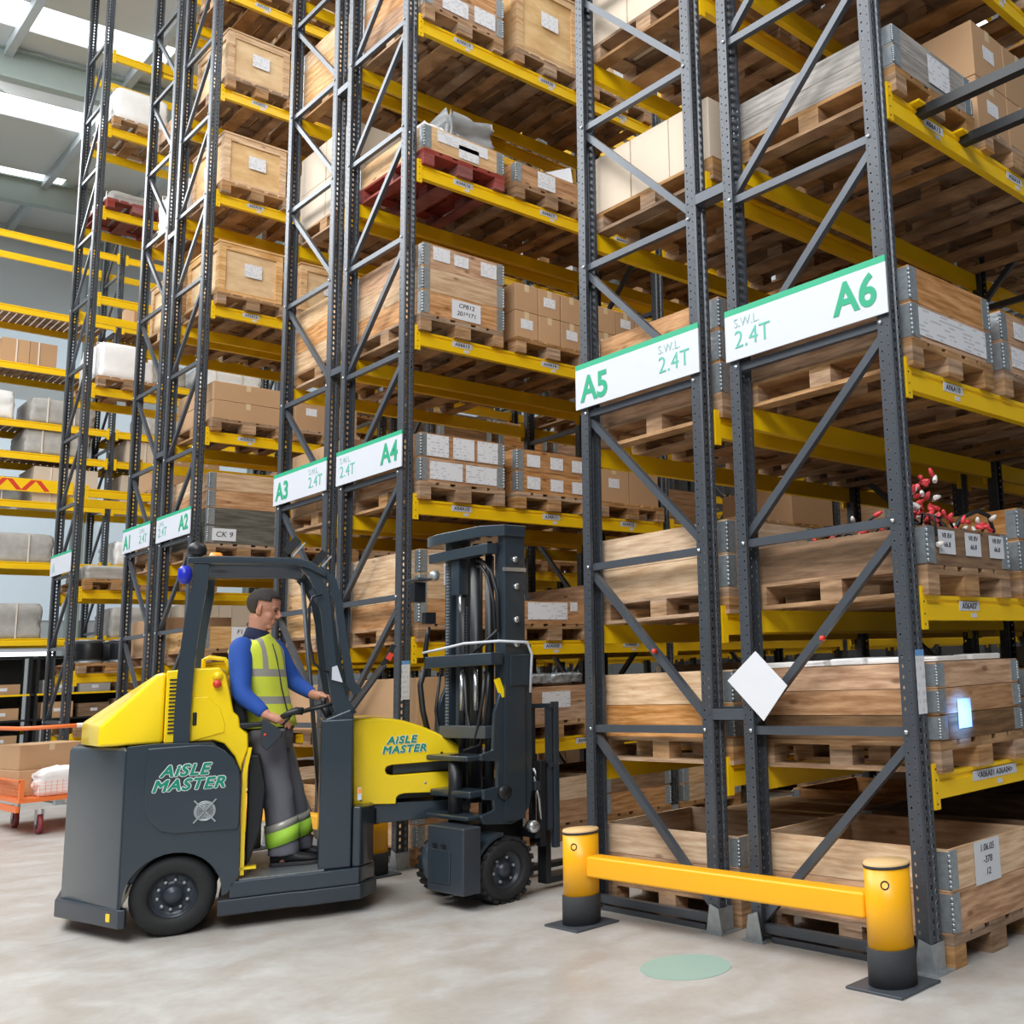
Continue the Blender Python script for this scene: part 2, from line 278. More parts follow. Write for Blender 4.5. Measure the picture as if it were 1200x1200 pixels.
# ------------------------------------------------------------------ the hall
def struct(name, mb, mt, **k): return tag(mb.build(name, mt, **k), kind='structure')
fl = MB().box(-26, 9, -12, 22, -.1, 0); struct('floor', fl, 'floor')
MB_ = MB
RY = lambda y: 12.6+.075*y          # the roof rises gently towards the back
struct('wall_left', MB().box(-26.3, -26, -12, 22, 0, 14.5), 'wall')
struct('wall_back', MB().box(-26, 9, 22, 22.3, 0, 14.5), 'wallback')
mb = MB()
xs = [-26, -23.6, -22.7, -20.2, -19.3, -16.8, -15.9, -13.4, -12.5, -10, -9.1, -6.6, -5.7, -3.2, -2.3, 0.2, 1.1, 5]
for a, b in zip(xs[::2], xs[1::2]):
    y0, y1 = -3, 22; mb.add([(a, y0, RY(y0)), (b, y0, RY(y0)), (b, y1, RY(y1)), (a, y1, RY(y1)), (a, y0, RY(y0)+.15), (b, y0, RY(y0)+.15), (b, y1, RY(y1)+.15), (a, y1, RY(y1)+.15)], [(0, 1, 2, 3), (7, 6, 5, 4), (0, 4, 5, 1), (1, 5, 6, 2), (2, 6, 7, 3), (3, 7, 4, 0)])
for a, b in zip(xs[1::2], xs[2::2]):
    for y0, y1 in ((-3, -1.6), (1.6, 4.4), (7.6, 10.4), (13.4, 22)):
        mb.add([(a, y0, RY(y0)), (b, y0, RY(y0)), (b, y1, RY(y1)), (a, y1, RY(y1)), (a, y0, RY(y0)+.15), (b, y0, RY(y0)+.15), (b, y1, RY(y1)+.15), (a, y1, RY(y1)+.15)], [(0, 1, 2, 3), (7, 6, 5, 4), (0, 4, 5, 1), (1, 5, 6, 2), (2, 6, 7, 3), (3, 7, 4, 0)])
struct('ceiling', mb, 'ceil')
n = 0
for a, b in zip(xs[1::2], xs[2::2]):
    for y0, y1 in ((-1.6, 1.6), (4.4, 7.6), (10.4, 13.4)):
        n += 1; mb = MB(); mb.add([(a, y0, RY(y0)+.05), (b, y0, RY(y0)+.05), (b, y1, RY(y1)+.05), (a, y1, RY(y1)+.05), (a, y0, RY(y0)+.09), (b, y0, RY(y0)+.09), (b, y1, RY(y1)+.09), (a, y1, RY(y1)+.09)], [(0, 1, 2, 3), (7, 6, 5, 4), (0, 4, 5, 1), (1, 5, 6, 2), (2, 6, 7, 3), (3, 7, 4, 0)])
        struct('window_%d' % n, mb, 'glow')
for i, x in enumerate((-23, -17.5, -12.5)):
    mb = MB()
    for dz, h, ww in ((-.62, .03, .22), (-.59, .5, .03), (-.09, .03, .22)):
        y0, y1 = -3, 22
        a = [(x-ww/2, y0, RY(y0)+dz), (x+ww/2, y0, RY(y0)+dz), (x+ww/2, y1, RY(y1)+dz), (x-ww/2, y1, RY(y1)+dz)]
        mb.add(a+[(p[0], p[1], p[2]+h) for p in a], [(3, 2, 1, 0), (4, 5, 6, 7), (0, 1, 5, 4), (1, 2, 6, 5), (2, 3, 7, 6), (3, 0, 4, 7)])
    struct('trim_%d' % (i+1), mb, 'rafter')
for i, y in enumerate([-2.4, -.6, 1.2, 3., 4.8, 6.6, 8.4, 10.2, 12, 14, 16, 18]):
    mb = MB(); mb.prism([(y, RY(y)-.2), (y+.12, RY(y)-.2), (y+.12, RY(y)-.18), (y+.03, RY(y)-.18), (y+.03, RY(y)-.01), (y, RY(y)-.01)], 0, -26, 5); struct('trim_%d' % (i+4), mb, 'purlin')
# translucent cladding bands on the left wall and the posts that carry them
for i, (z0, z1) in enumerate(((3.2, 5.6), (6.1, 8.4), (8.9, 10.6))):
    struct('window_%d' % (n+1+i), MB().box(-26, -25.96, -4, 20, z0, z1), 'glowwall')
for i, y in enumerate((-1, 3, 7, 11, 15, 19)):
    mb = MB(); mb.box(-25.95, -25.65, y, y+.02, 0, 12.3); mb.box(-25.95, -25.92, y-.1, y+.12, 0, 12.3); mb.box(-25.68, -25.65, y-.1, y+.12, 0, 12.3); struct('trim_%d' % (i+20), mb, 'rafter')

# ------------------------------------------------------------------ racking
HT = 12.0; ROW = [.065+1.004*k for k in range(12)]
BAY = 2.8
LV = [.87, 1.71, 2.86, 4.28, 5.76, 7.12, 8.45, 9.75, 10.95]
LA = [.87, 1.71, 2.86, 4.36, 5.62, 7.0]
RUN = {  # name: (left bolt x, right bolt x, which side faces the aisle, levels, number of bays, height)
 'A6': (-1.0, 0.0, 1, LA, 3, 8.2), 'A5': (-2.36, -1.35, -1, LA, 3, 8.2), 'A4': (-5.77, -4.79, 1, LV, 4, 9.6), 'A3': (-7.04, -6.10, -1, LV, 4, 9.6),
 'A2': (-10.24, -9.34, 1, LV, 4, 12.3), 'A1': (-11.45, -10.60, -1, LV, 4, 12.3), 'end': (-14.6, -13.76, 1, LV, 4, 12.3)}
WHERE = {'A6': 'the A6 rack', 'A5': 'the A5 rack', 'A4': 'the A4 rack', 'A3': 'the A3 rack', 'A2': 'the A2 rack', 'A1': 'the A1 rack', 'end': 'the leftmost signed rack'}
WSH = {k: k+' rack' for k in ('A6', 'A5', 'A4', 'A3', 'A2', 'A1')}; WSH['end'] = 'leftmost signed rack'
ORD = ['first', 'second', 'third', 'fourth', 'fifth', 'sixth', 'seventh', 'eighth', 'ninth']
def up_profile(sx):
    # C section: flanges in y, a grooved web on the outer side, lips turned in;  sx=+1 web on +x
    t = .004; o = [(-.02, -.05), (.052, -.05), (.06, -.042), (.06, -.014), (.052, -.008), (.052, .008), (.06, .014), (.06, .042), (.052, .05), (-.02, .05), (-.02, .03), (-.02+t, .03), (-.02+t, .05-t), (.05, .05-t), (.056, .04), (.056, .015), (.048, .01), (.048, -.01), (.056, -.015), (.056, -.04), (.05, -.05+t), (-.02+t, -.05+t), (-.02+t, -.03), (-.02, -.03)]
    return [(x*sx, y) for x, y in o]
_up = {}
def upright(parent, x, sx, ht):
    k = (sx, ht)
    if k not in _up:
        o = MB().prism(up_profile(sx), 2, .012, ht).build('upright', 'upright'); _up[k] = o.data
    else: o = bpy.data.objects.new('upright', _up[k]); COL.objects.link(o)
    o.parent = parent; o.location = (x, 0, 0); return o
_br = {}
CAPS = {'A6': (-0.489, 1.531), 'A5': (-1.770, 1.520)}
def frame(run, j):
    xl, xr, side, lv, nb, ht = RUN[run]
    y = j*BAY; r = empty('rack_frame', ((xl+xr)/2, y, 0)); a, b = xl-(xl+xr)/2, xr-(xl+xr)/2
    pos = 'at the near end of' if j == 0 else '%s behind the front frame of' % ORD[j-1]
    tag(r, 'dark grey perforated steel frame %s %s' % (pos, WHERE[run]), 'rack frame', 'upright frames of the racking')
    upright(r, a, -1, ht); upright(r, b, 1, ht)
    slope = 1 if run in ('A6', 'A4', 'A2', 'end') else -1
    def share(key, make, name):
        if key not in _br: o = make(); _br[key] = o.data
        else: o = bpy.data.objects.new(name, _br[key]); COL.objects.link(o); o.parent = r
        return o
    W = round(b-a, 3)
    for k, z in enumerate(ROW):
        if z > ht-.1: break
        o = share(('h', W), lambda: MB().add(*chan((a, 0, 0), (b, 0, 0))).build('horizontal_brace', 'steel', r), 'horizontal_brace'); o.location = (0, -.012, z)
        if k and j == 0 or (k and j == 1): pass
        if k:
            zz = ROW[k]-ROW[k-1]-.09
            p, q = ((a, 0, -zz), (b, 0, 0)) if slope > 0 else ((b, 0, -zz), (a, 0, 0))
            o = share(('d', W, slope), lambda: MB().add(*chan(p, q)).build('diagonal_brace', 'steel', r), 'diagonal_brace'); o.location = (0, -.002, z-.045)
        if j == 0:
            o = share(('b', W), lambda: (lambda mb: (mb.lathe([(.011, -.058), (.011, -.05)], (0, 0, 0), 1, 8), mb.build('bolt', 'chrome', r))[-1])(MB()), 'bolt'); o.location = (a, 0, z); o = share(('b', W), None, 'bolt'); o.location = (b, 0, z)
    if j == 0 and run in CAPS: MB().lathe([(.008, -.052), (.014, -.046), (.014, -.024)], (CAPS[run][0]-(xl+xr)/2, 0, CAPS[run][1]), 1, 10).build('red_cap', 'red', r)
    for x, s in ((a, -1), (b, 1)):
        key = ('f', s)
        def mk():
            mb = MB(); mb.box(-.05*s if s > 0 else -.1, .1*1 if s > 0 else .05, -.08, .08, 0, .008)
            mb.xz([(-.03*s, .008), (.09*s, .008), (.065*s, .13), (-.0*s, .15)], -.062, -.056); mb.box(*( (.061, .066) if s > 0 else (-.066, -.061)), -.06, .05, .008, .13)
            return mb.build('foot_plate', 'galv', r)
        if j < 2: o = share(key, mk, 'foot_plate'); o.location = (x, 0, 0)
    return r
def chan(p, q):
    """open channel brace from p to q, 45 mm deep face"""
    mb = MB(); p = Vector(p); q = Vector(q); d = (q-p).normalized(); n = Vector((0, 1, 0)); v = d.cross(n)
    prof = [(-.018, -.022), (-.018, .022), (.016, .022), (.016, .018), (-.014, .018), (-.014, -.018), (.016, -.018), (.016, -.022)]
    vs = [e+n*x+v*y for e in (p, q) for x, y in prof]
    return vs, [tuple(range(8)), tuple(range(8, 16))[::-1]]+[(i, (i+1) % 8, 8+(i+1) % 8, 8+i) for i in range(8)]
BP = [(0, 0), (0, -.12), (.05, -.12), (.05, -.045), (.046, -.04), (.04, -.037), (.04, -.025), (.046, -.022), (.05, -.018), (.05, 0)]
BL = BAY-.104
_bm = {}
def beam(run, j, k, front, code=None, length=None):
    xl, xr, side, lv, nb, ht = RUN[run]
    fx = (xr+.012) if (side > 0) == front else (xl-.012)
    s = side if front else -side
    z = lv[k]; r = empty('rack_beam', (fx, j*BAY+BAY/2, z))
    tag(r, 'yellow %s beam, %s level up, %s, %s bay from the end' % ('aisle-side' if front else 'rear', ORD[k], WSH[run], ORD[j]), 'rack beam', 'yellow rack beams')
    if s not in _bm:
        b = MB().prism([(x*s, y) for x, y in BP] if 0 else [(y, x*s) for x, y in BP][::-1] if 0 else [(zz, xx*s) for xx, zz in BP], 1, -BL/2+.005, BL/2-.005).build('beam_profile', 'yellow', r)
        mb = MB()
        x0, x1 = sorted((.04*s, .054*s))
        mb.box(x0, x1, -BL/2, -BL/2+.045, -.165, .045)
        c1 = mb.build('end_connector', 'yellow', r)
        mb = MB(); mb.box(x0, x1, BL/2-.045, BL/2, -.165, .045); c2 = mb.build('end_connector', 'yellow', r)
        mb = MB()
        for q in (-.14, -.09, -.03, .02): mb.lathe([(.005, -.001), (.005, .001)], (.0545*s, -BL/2+.02, q), 0, 6)
        c3 = mb.build('connector_slot', 'black', r)
        _bm[s] = [o.data for o in (b, c1, c2, c3)]
    else:
        for nme, me in zip(('beam_profile', 'end_connector', 'end_connector', 'connector_slot')[:4 if j == 0 and front else 3], _bm[s]):
            o = bpy.data.objects.new(nme, me); COL.objects.link(o); o.parent = r
    if code:
        for (yy, tx) in code:
            pw = .027*len(tx)+.03
            pl = MB().box(.0505, .0525, -pw/2, pw/2, -.024, .024).build('location_label', 'white', r, (0, yy-BAY/2, -.048))
            text(tx, 'printed_code', 'ink', pl, (.0528, 0, -.014), .042, '+X', bold=.0005, align='CENTER', sx=.95, spacing=1.08)
            MB().box(.0505, .052, -.025, .025, -.012, .012).build('small_label', 'white', r, (0, yy-BAY/2+.04, -.095))
    return r
for run, (xl, xr, side, lv, nb, ht) in RUN.items():
    for j in range(nb+1): frame(run, j)
    for j in range(nb):
        for k in range(len(lv)):
            if lv[k] > ht-.2: continue
            code = None
            if run in ('A6', 'A4', 'A2') and j == 0:
                num = [None, 7, 10, 13, 16, 19, 22, 25, 28][k]
                pre = run[0]+'0'+run[1]+'A'
                code = [(.49, pre+'%02d' % num), (1.4, pre+'%02d' % (num+1)), (2.3, pre+'%02d' % (num+2))] if num else [(.62, '◂'[:0]+'<'+pre+'01 '+pre+'04>'), (1.75, pre+'02>')]
                if run == 'A2': code = code[:1]
            beam(run, j, k, True, code); beam(run, j, k, False)
# spacers tying the back-to-back frames, tie bars across the aisle
for a, b, nm in ((-1.29, -1.06, 'A5 and A6'), (-6.04, -5.83, 'A3 and A4'), (-10.54, -10.30, 'A1 and A2')):
    for z, wd in ((1.12, 'lower'), (4.15, 'upper'), (6.9, 'top')):
        mb = MB(); x0, x1 = a-.01, b+.01; mb.box(x0, x1, -.045, -.04, z, z+.07); mb.box(x0, x1, -.045, .03, z+.066, z+.07); mb.box(x0, x1, -.045, .03, z, z+.004)
        o = mb.build('row_spacer', 'steel'); tag(o, '%s grey steel spacer bolted between the %s end frames' % (wd, nm), 'row spacer', 'spacers between racks')
for i, (y, lab) in enumerate(((.36, 'nearer'), (.8, 'farther'))):
    r = empty('tie_bar', (.07, y, 4.36))
    MB().bar((-.02, 0, -.02), (2.6, 0, -.02), .055, .055).build('bar', 'black', r)
    MB().box(-.03, .05, -.09, .04, .0, .012).build('bracket', 'yellow', r)
    tag(r, '%s of the two black overhead bars on the top A6 beam, upper right' % lab, 'tie bar', 'overhead black tie bars')

# ------------------------------------------------------------------ aisle signs
def sign(nm, x0, x1, right, blank=False):
    r = empty('aisle_sign', ((x0+x1)/2, -.066, 3.26)); W = x1-x0; h = .15
    MB().box(-W/2, W/2, -.004, .004, -h, h-.035).build('sign_board', 'white', r)
    MB().box(-W/2, W/2, -.0045, .0045, h-.035, h).build('header_stripe', 'green', r)
    if blank:
        text('A0'[:1], 'sign_lettering', 'pale', r, (-W/2+.1, -.006, -.1), .2, bold=.004); tag(r, 'small white rack sign with faint lettering, leftmost of the signs', 'sign', 'white aisle signs'); return
    if right:
        text(nm, 'sign_lettering', 'green2', r, (W/2-.06, -.006, -.085), .235, bold=.006, align='RIGHT')
        text('S.W.L.', 'sign_lettering', 'pale', r, (-W/2+.07, -.006, .035), .075, bold=-.0008)
        text('2.4T', 'sign_lettering', 'teal', r, (-W/2+.07, -.006, -.085), .145, bold=-.0012, spacing=1.05)
    else:
        text(nm, 'sign_lettering', 'green2', r, (-W/2+.06, -.006, -.105), .235, bold=.006)
        text('S.W.L.', 'sign_lettering', 'pale', r, (W/2-.35, -.006, .035), .075, bold=-.0008)
        text('2.4T', 'sign_lettering', 'teal', r, (W/2-.35, -.006, -.085), .145, bold=-.0012, spacing=1.05)
    tag(r, 'white aisle sign with green stripe reading %s 2.4T' % nm, 'sign', 'white aisle signs')
for a in (('A6', -1.06, .065, True), ('A5', -2.44, -1.28, False), ('A4', -5.83, -4.70, True), ('A3', -7.12, -6.02, False), ('A2', -10.32, -9.26, True), ('A1', -11.52, -10.55, False)): sign(*a)
sign('', -14.67, -13.68, False, True)

# ------------------------------------------------------------------ pallets and loads
def make_pallet(mt='pallet', bmt='pallet'):
    """1.2 along x, 0.8 along y, 0.144 high; three runners along x on nine blocks"""
    r = empty('wooden_pallet'); mb = MB()
    for y, wd in ((-.3275, .145), (-.175, .1), (0, .145), (.175, .1), (.3275, .145)): mb.box(-.6, .6, y-wd/2, y+wd/2, .122, .144)
    for x in (-.5275, 0, .5275): mb.box(x-.0725, x+.0725, -.4, .4, .1, .122)
    mb.build('deck', mt, r)
    for y in (-.35, 0, .35):
        MB().box(-.6, .6, y-.05 if y else -.0725, y+.05 if y else .0725, 0, .022).build('bottom_board', mt, r)
        for x in (-.5275, 0, .5275): MB().box(-.0725, .0725, -.05 if y else -.0725, .05 if y else .0725, .022, .1).build('block', bmt, r, (x, y, 0))
    return r
_proto = {}
def get(key, make, *a):
    if key not in _proto:
        o = make(*a); _proto[key] = o
        def cache(q):
            for c in kids(q): cache(c)
        cache(o); return o
    return copy_tree(_proto[key])
WN = dict(pine='fresh pine', pine2='amber pine', pdark='dark brown', grey='weathered grey', pallet='light brown', green_board='dark stained')
def make_crate(mts, bh, D=.78, lid=False):
    """pallet collars stacked: mts bottom to top, each collar four boards bh high, zinc hinges at the corners"""
    r = empty('collared_crate')
    for i, mt in enumerate(mts):
        z = i*bh; mb = MB(); t = .02; X, Y = .595, D/2; g = .003
        mb.box(-X, X, -Y, -Y+t, z, z+bh-g); mb.box(-X, X, Y-t, Y, z, z+bh-g); mb.box(-X, -X+t, -Y+t+.001, Y-t-.001, z, z+bh-g); mb.box(X-t, X, -Y+t+.001, Y-t-.001, z, z+bh-g)
        c = mb.build('collar', mt, r)
        for sx in (-1, 1):
            for sy in (-1, 1):
                hb = MB(); e = .0035
                hb.box(*sorted((sx*(X-.07), sx*(X+e))), *sorted((sy*Y, sy*(Y+e))), z+.01, z+bh-.012)
                hb.box(*sorted((sx*X, sx*(X+e))), *sorted((sy*(Y-.065), sy*Y)), z+.008, z+bh-.008)
                nn = 7
                for q in range(nn): zz = z+.015+q*(bh-.03)/nn; hb.lathe([(.009, 0), (.009, (bh-.03)/nn*.75)], (sx*(X+.002), sy*(Y+.002), zz), 2, 6)
                if sx > 0 or sy < 0: hb.build('corner_hinge', 'hinge', c)
    mb = MB().box(-.57, .57, -D/2+.025, D/2-.025, .0, .02); mb.build('floor_panel', 'pdark', r)
    if lid: MB().box(-.59, .59, -D/2+.005, D/2-.005, len(mts)*bh-.002, len(mts)*bh+.012).build('lid', 'ply', r)
    return r
def make_plycrate(W=1.0, D=.72, H=.62):
    r = empty('plywood_crate'); X, Y = W/2, D/2
    MB().box(-X+.02, X-.02, -Y+.02, Y-.02, 0, H-.02).build('panel', 'ply', r)
    mb = MB(); b = .075
    for sx in (-1, 1):
        for sy in (-1, 1):
            mb.box(*sorted((sx*(X-.001), sx*(X-.021))), *sorted((sy*Y, sy*(Y-b))), 0, H-.02); mb.box(*sorted((sx*(X-.022), sx*(X-b-.02))), *sorted((sy*Y, sy*(Y-.02))), 0, H-.02)
        mb.box(*sorted((sx*(X-.0), sx*(X-.02))), -Y+b+.001, Y-b-.001, 0, b); mb.box(*sorted((sx*(X-.0), sx*(X-.02))), -Y+b+.001, Y-b-.001, H-b-.021, H-.021)
        mb.box(-X+b+.021, X-b-.021, *sorted((sx*Y, sx*(Y-.02))), 0, b); mb.box(-X+b+.021, X-b-.021, *sorted((sx*Y, sx*(Y-.02))), H-b-.021, H-.021)
    mb.box(-X-.01, X+.01, -Y-.01, Y+.01, H-.02, H); mb.build('batten_frame', 'pine', r)
    return r
def make_carton(w, d, h, mt='carton'):
    r = empty('cardboard_box')
    MB().box(-w/2, w/2, -d/2, d/2, 0, h).build('box_body', mt, r, bevel=.006)
    mb = MB(); mb.box(-w/2-.0008, w/2+.0008, -.025, .025, h+.0002, h+.0012)
    for sx in (-1, 1): mb.box(*sorted((sx*(w/2+.0005), sx*(w/2+.0015))), -.025, .025, h-.07, h+.001)
    mb.build('sealing_tape', 'tape' if mt == 'carton' else 'tapew', r)
    return r
def blob(w, d, h, seed, lump=.05, nx=10, flat=.07, base=0):
    """closed lumpy wrapped bale"""
    rnd = random.Random(seed); rings = []
    for i in range(9):
        f = i/8; z = base+h*f; e = 1-flat*max(0, (f-.75)/.25)**2
        if i == 8: z -= h*.03
        ring = []
        for k in range(28):
            a = 2*pi*k/28; c, s_ = cos(a), sin(a); q = .13
            x = (abs(c)**q)*(1 if c > 0 else -1)*w/2; y = (abs(s_)**q)*(1 if s_ > 0 else -1)*d/2
            j = 1+rnd.uniform(-lump, lump*.3); ring.append((x*e*j, y*e*j, z+rnd.uniform(-lump, lump)*h*.3*(f > .2)))
        rings.append(ring)
    return MB().loft(rings)
def lab_on(parent, face, u, z, w, h, off, mt='paper', lean=0):
    """a paper label on the +X or -Y face of a load; off is the distance of that face"""
    if face == 'X': o = MB().box(0, .0015, -w/2, w/2, -h/2, h/2).build('paper_label', mt, parent, (off, u, z))
    else: o = MB().box(-w/2, w/2, -.0015, 0, -h/2, h/2).build('paper_label', mt, parent, (u, -off, z))
    if lean: o.rotation_euler = (lean, 0, 0) if face == 'X' else (0, lean, 0)
    return o
SLOT = ['nearest the rack end', 'second from the rack end', 'third from the rack end']
def spot(run, j, k, s):
    xl, xr, side, lv, nb, ht = RUN[run]
    z = 0 if k < 0 else lv[k]
    return ((xl+xr)/2, j*BAY+.48+.92*s, z)
def where(run, j, k, s):
    lev = 'floor level' if k < 0 else '%s level' % ORD[k]
    n_ = j*3+s
    return '%s %s, %s' % (WSH[run], lev, (['nearest']+[o+' along' for o in ORD[1:]])[n_])
NP = 0
def pallet_at(run, j, k, s, kind='std'):
    global NP; NP += 1
    if kind == 'red': p = get('palr', make_pallet, 'redw', 'redw')
    elif j*3+s > 1 and run not in ('A6', 'A4') or j > 0: p = get('palfar', far_pallet)
    else: p = get('pal', make_pallet)
    x, y, z = spot(run, j, k, s); p.location = (x, y+random.uniform(-.012, .012), z); p.rotation_euler = (0, 0, random.choice((0, pi)))
    tag(p, '%s pallet, %s' % ('red-painted wooden' if kind == 'red' else 'light brown wooden', where(run, j, k, s)), 'pallet', 'wooden pallets in the racking')
    return p
def far_pallet():
    mb = MB()
    for y, wd in ((-.3275, .145), (-.175, .1), (0, .145), (.175, .1), (.3275, .145)): mb.box(-.6, .6, y-wd/2, y+wd/2, .122, .144)
    for x in (-.5275, 0, .5275): mb.box(x-.0725, x+.0725, -.4, .4, .1, .122)
    for y in (-.35, 0, .35):
        mb.box(-.6, .6, y-.05, y+.05, 0, .022)
        for x in (-.5275, 0, .5275): mb.box(x-.0725, x+.0725, y-.05, y+.05, .022, .1)
    return mb.build('wooden_pallet', 'pallet')
def fin(o, run, j, k, s, dz=.144, rz=0, dx=0, dy=0):
    x, y, z = spot(run, j, k, s); o.location = (x+dx, y+dy, z+dz+.001); o.rotation_euler = (0, 0, rz); return o
CN = ['', 'one-collar', 'two-collar', 'three-collar', 'four-collar', 'five-collar']
def crate(run, j, k, s, mts, bh=.19, labs=(), lid=False, note='', **kw):
    o = get(('crate', tuple(mts), bh, lid), make_crate, mts, bh, .78, lid); fin(o, run, j, k, s, **kw)
    tag(o, '%s %s crate%s, %s' % (WN[mts[-1]], CN[len(mts)], note, where(run, j, k, s)), 'crate', 'collared crates on pallets')
    for l in labs: lab_on(o, *l)
    return o
def plycrate(run, j, k, s, H=.62, W=1.0, **kw):
    o = get(('ply', H, W), make_plycrate, W, .72, H); fin(o, run, j, k, s, **kw)
    lab_on(o, 'X', .02, H*.55, .2, .16, W/2+.001); lab_on(o, 'Y', 0, H*.5, .2, .16, .361)
    tag(o, 'pale plywood crate with white label, %s' % where(run, j, k, s), 'crate', 'plywood crates'); return o
def cartons(run, j, k, s, nx, ny, nz, h=.3, mt='carton', W=1.12, D=.76, lab=True, dz=.144, note=''):
    w_, d_ = W/nx, D/ny; x, y, z = spot(run, j, k, s)
    i = 0
    for c in range(nz):
        for a in range(nx):
            for b in range(ny):
                if a > 0 and a < nx-1 and c < nz-1 and b > 0: continue
                o = get(('carton', round(w_, 3), round(d_, 3), h, mt), make_carton, w_-.008, d_-.008, h, mt)
                o.location = (x-W/2+w_*(a+.5), y-D/2+d_*(b+.5), z+dz+.001+c*(h+.002)); o.rotation_euler = (0, 0, random.uniform(-.008, .008))
                hx = 'left' if a < nx/2 else 'right'; hy = 'front' if b < ny/2 else 'back'
                tag(o, '%s box, %s up, %s column, %s row, %s' % ('cream' if mt == 'cartonw' else 'brown', ORD[c], ORD[a], ORD[b], where(run, j, k, s)), 'box', 'stacked cardboard boxes')
                if lab and a == nx-1 and (i % 2 == 0): lab_on(o, 'X', .0, h*.55, .13, .09, w_/2-.003)
                i += 1
def wrapped(run, j, k, s, h=.6, mt='pack', note='grey', w=1.05, d=.72, film=True):
    x, y, z = spot(run, j, k, s); key = ('blob', h, mt, w, random.choice((0, 1)))
    def mk():
        r = empty('wrapped_load'); blob(w, d, h, len(mt)*13+int(h*10)+key[4]*5, .04).build('wrapped_goods', mt, r)
        for q in (-.3, .05, .35): MB().box(q-.01, q+.01, -d/2-.006, d/2+.006, .0, .01).build('strap', 'tapew', r, (0, 0, h*.99)); MB().box(q-.01, q+.01, -d/2-.008, -d/2-.002, 0, h).build('strap', 'tapew', r)
        return r
    o = get(key, mk); o.location = (x, y, z+.146)
    tag(o, 'bulky %s plastic-wrapped load, %s' % (note, where(run, j, k, s)), 'wrapped load', 'plastic wrapped loads'); return o
# ------------------------------------------------------------------ what stands in the racks
def handwriting(o, off, u, z, lines, size=.05, face='+X'):
    """white sheet with bold handwriting"""
    w_ = max(len(l) for l in lines)*size*.62+.04; h = len(lines)*size*1.25+.03
    p = lab_on(o, 'X' if face == '+X' else 'Y', u, z, w_, h, off, 'paperw')
    for i, l in enumerate(lines):
        zz = h/2-size*1.1-i*size*1.25
        text(l, 'handwriting', 'ink', p, (.0022, 0, zz) if face == '+X' else (0, -.0022, zz), size, face, align='CENTER', shear=.15)
    return p
X_ = .6
# --- A6
pallet_at('A6', 0, -1, 0); o = crate('A6', 0, -1, 0, ['pine2', 'pine'], .19, note=', open and empty'); o2 = handwriting(o, X_, -.06, .28, ['1.06.05', '-378', '12'], .045)
pallet_at('A6', 0, -1, 1); crate('A6', 0, -1, 1, ['pdark', 'pdark'], .19)
pallet_at('A6', 0, -1, 2); crate('A6', 0, -1, 2, ['grey', 'pdark'], .19)
pallet_at('A6', 0, 0, 0); o = crate('A6', 0, 0, 0, ['pdark', 'pine2', 'pine2'], .125, note=' with blue light spot'); bl = lab_on(o, 'X', -.17, .12, .12, .14, X_, 'paperw')
pallet_at('A6', 0, 0, 1); crate('A6', 0, 0, 1, ['pine2', 'pdark'], .16)
pallet_at('A6', 0, 1, 0); o = crate('A6', 0, 1, 0, ['pdark'], .2, note=' heaped with red-ended cables')
for u in (-.22, .03, .27): handwriting(o, X_, u, .12, ['V8 BV', '66.8'], .036)
pallet_at('A6', 0, 1, 1); crate('A6', 0, 1, 1, ['pine2', 'pine2'], .18)
pallet_at('A6', 0, 2, 0); o = crate('A6', 0, 2, 0, ['pine2', 'pine2'], .195, labs=[('X', .0, .1, .66, .15, X_)], note=', plastic film sticking out'); 
pallet_at('A6', 0, 2, 1); crate('A6', 0, 2, 1, ['pine2', 'pine2'], .18, labs=[('X', -.1, .1, .4, .12, X_), ('X', -.1, .27, .3, .1, X_)])
pallet_at('A6', 0, 3, 0); crate('A6', 0, 3, 0, ['grey', 'grey'], .12, labs=[('X', .05, .12, .22, .17, X_)])
pallet_at('A6', 0, 3, 1); cartons('A6', 0, 3, 1, 2, 2, 2, .36)
pallet_at('A6', 0, 3, 2); cartons('A6', 0, 3, 2, 2, 2, 1, .4)
for s_ in (0, 1, 2): pallet_at('A6', 0, 4, s_)
pallet_at('A6', 0, 2, 2); crate('A6', 0, 2, 2, ['pine2'], .2); pallet_at('A6', 0, 1, 2); crate('A6', 0, 1, 2, ['pdark'], .2); pallet_at('A6', 0, 0, 2)
crate('A6', 0, 4, 0, ['pine2', 'pine2'], .2); crate('A6', 0, 4, 1, ['pine2'], .2)
# --- A5
for k_, mts, bh in ((-1, ['pine2', 'pine'], .17), (0, ['pine2', 'pine'], .19), (1, ['pine', 'pine'], .2), (2, ['pine2', 'pine2', 'pine2'], .2)):
    pallet_at('A5', 0, k_, 0); crate('A5', 0, k_, 0, mts, bh)
pallet_at('A5', 0, 3, 0); cartons('A5', 0, 3, 0, 3, 2, 1, .42, 'cartonw')
pallet_at('A5', 0, 4, 0); cartons('A5', 0, 4, 0, 3, 2, 1, .4, 'cartonw')
for k_ in (-1, 0, 1, 2, 3, 4):
    for s_ in (1, 2):
        pallet_at('A5', 0, k_, s_)
        if (k_+s_) % 2: crate('A5', 0, k_, s_, ['pdark', 'pine2'], .17)
        elif k_ != 4: cartons('A5', 0, k_, s_, 2, 2, 1, .3)
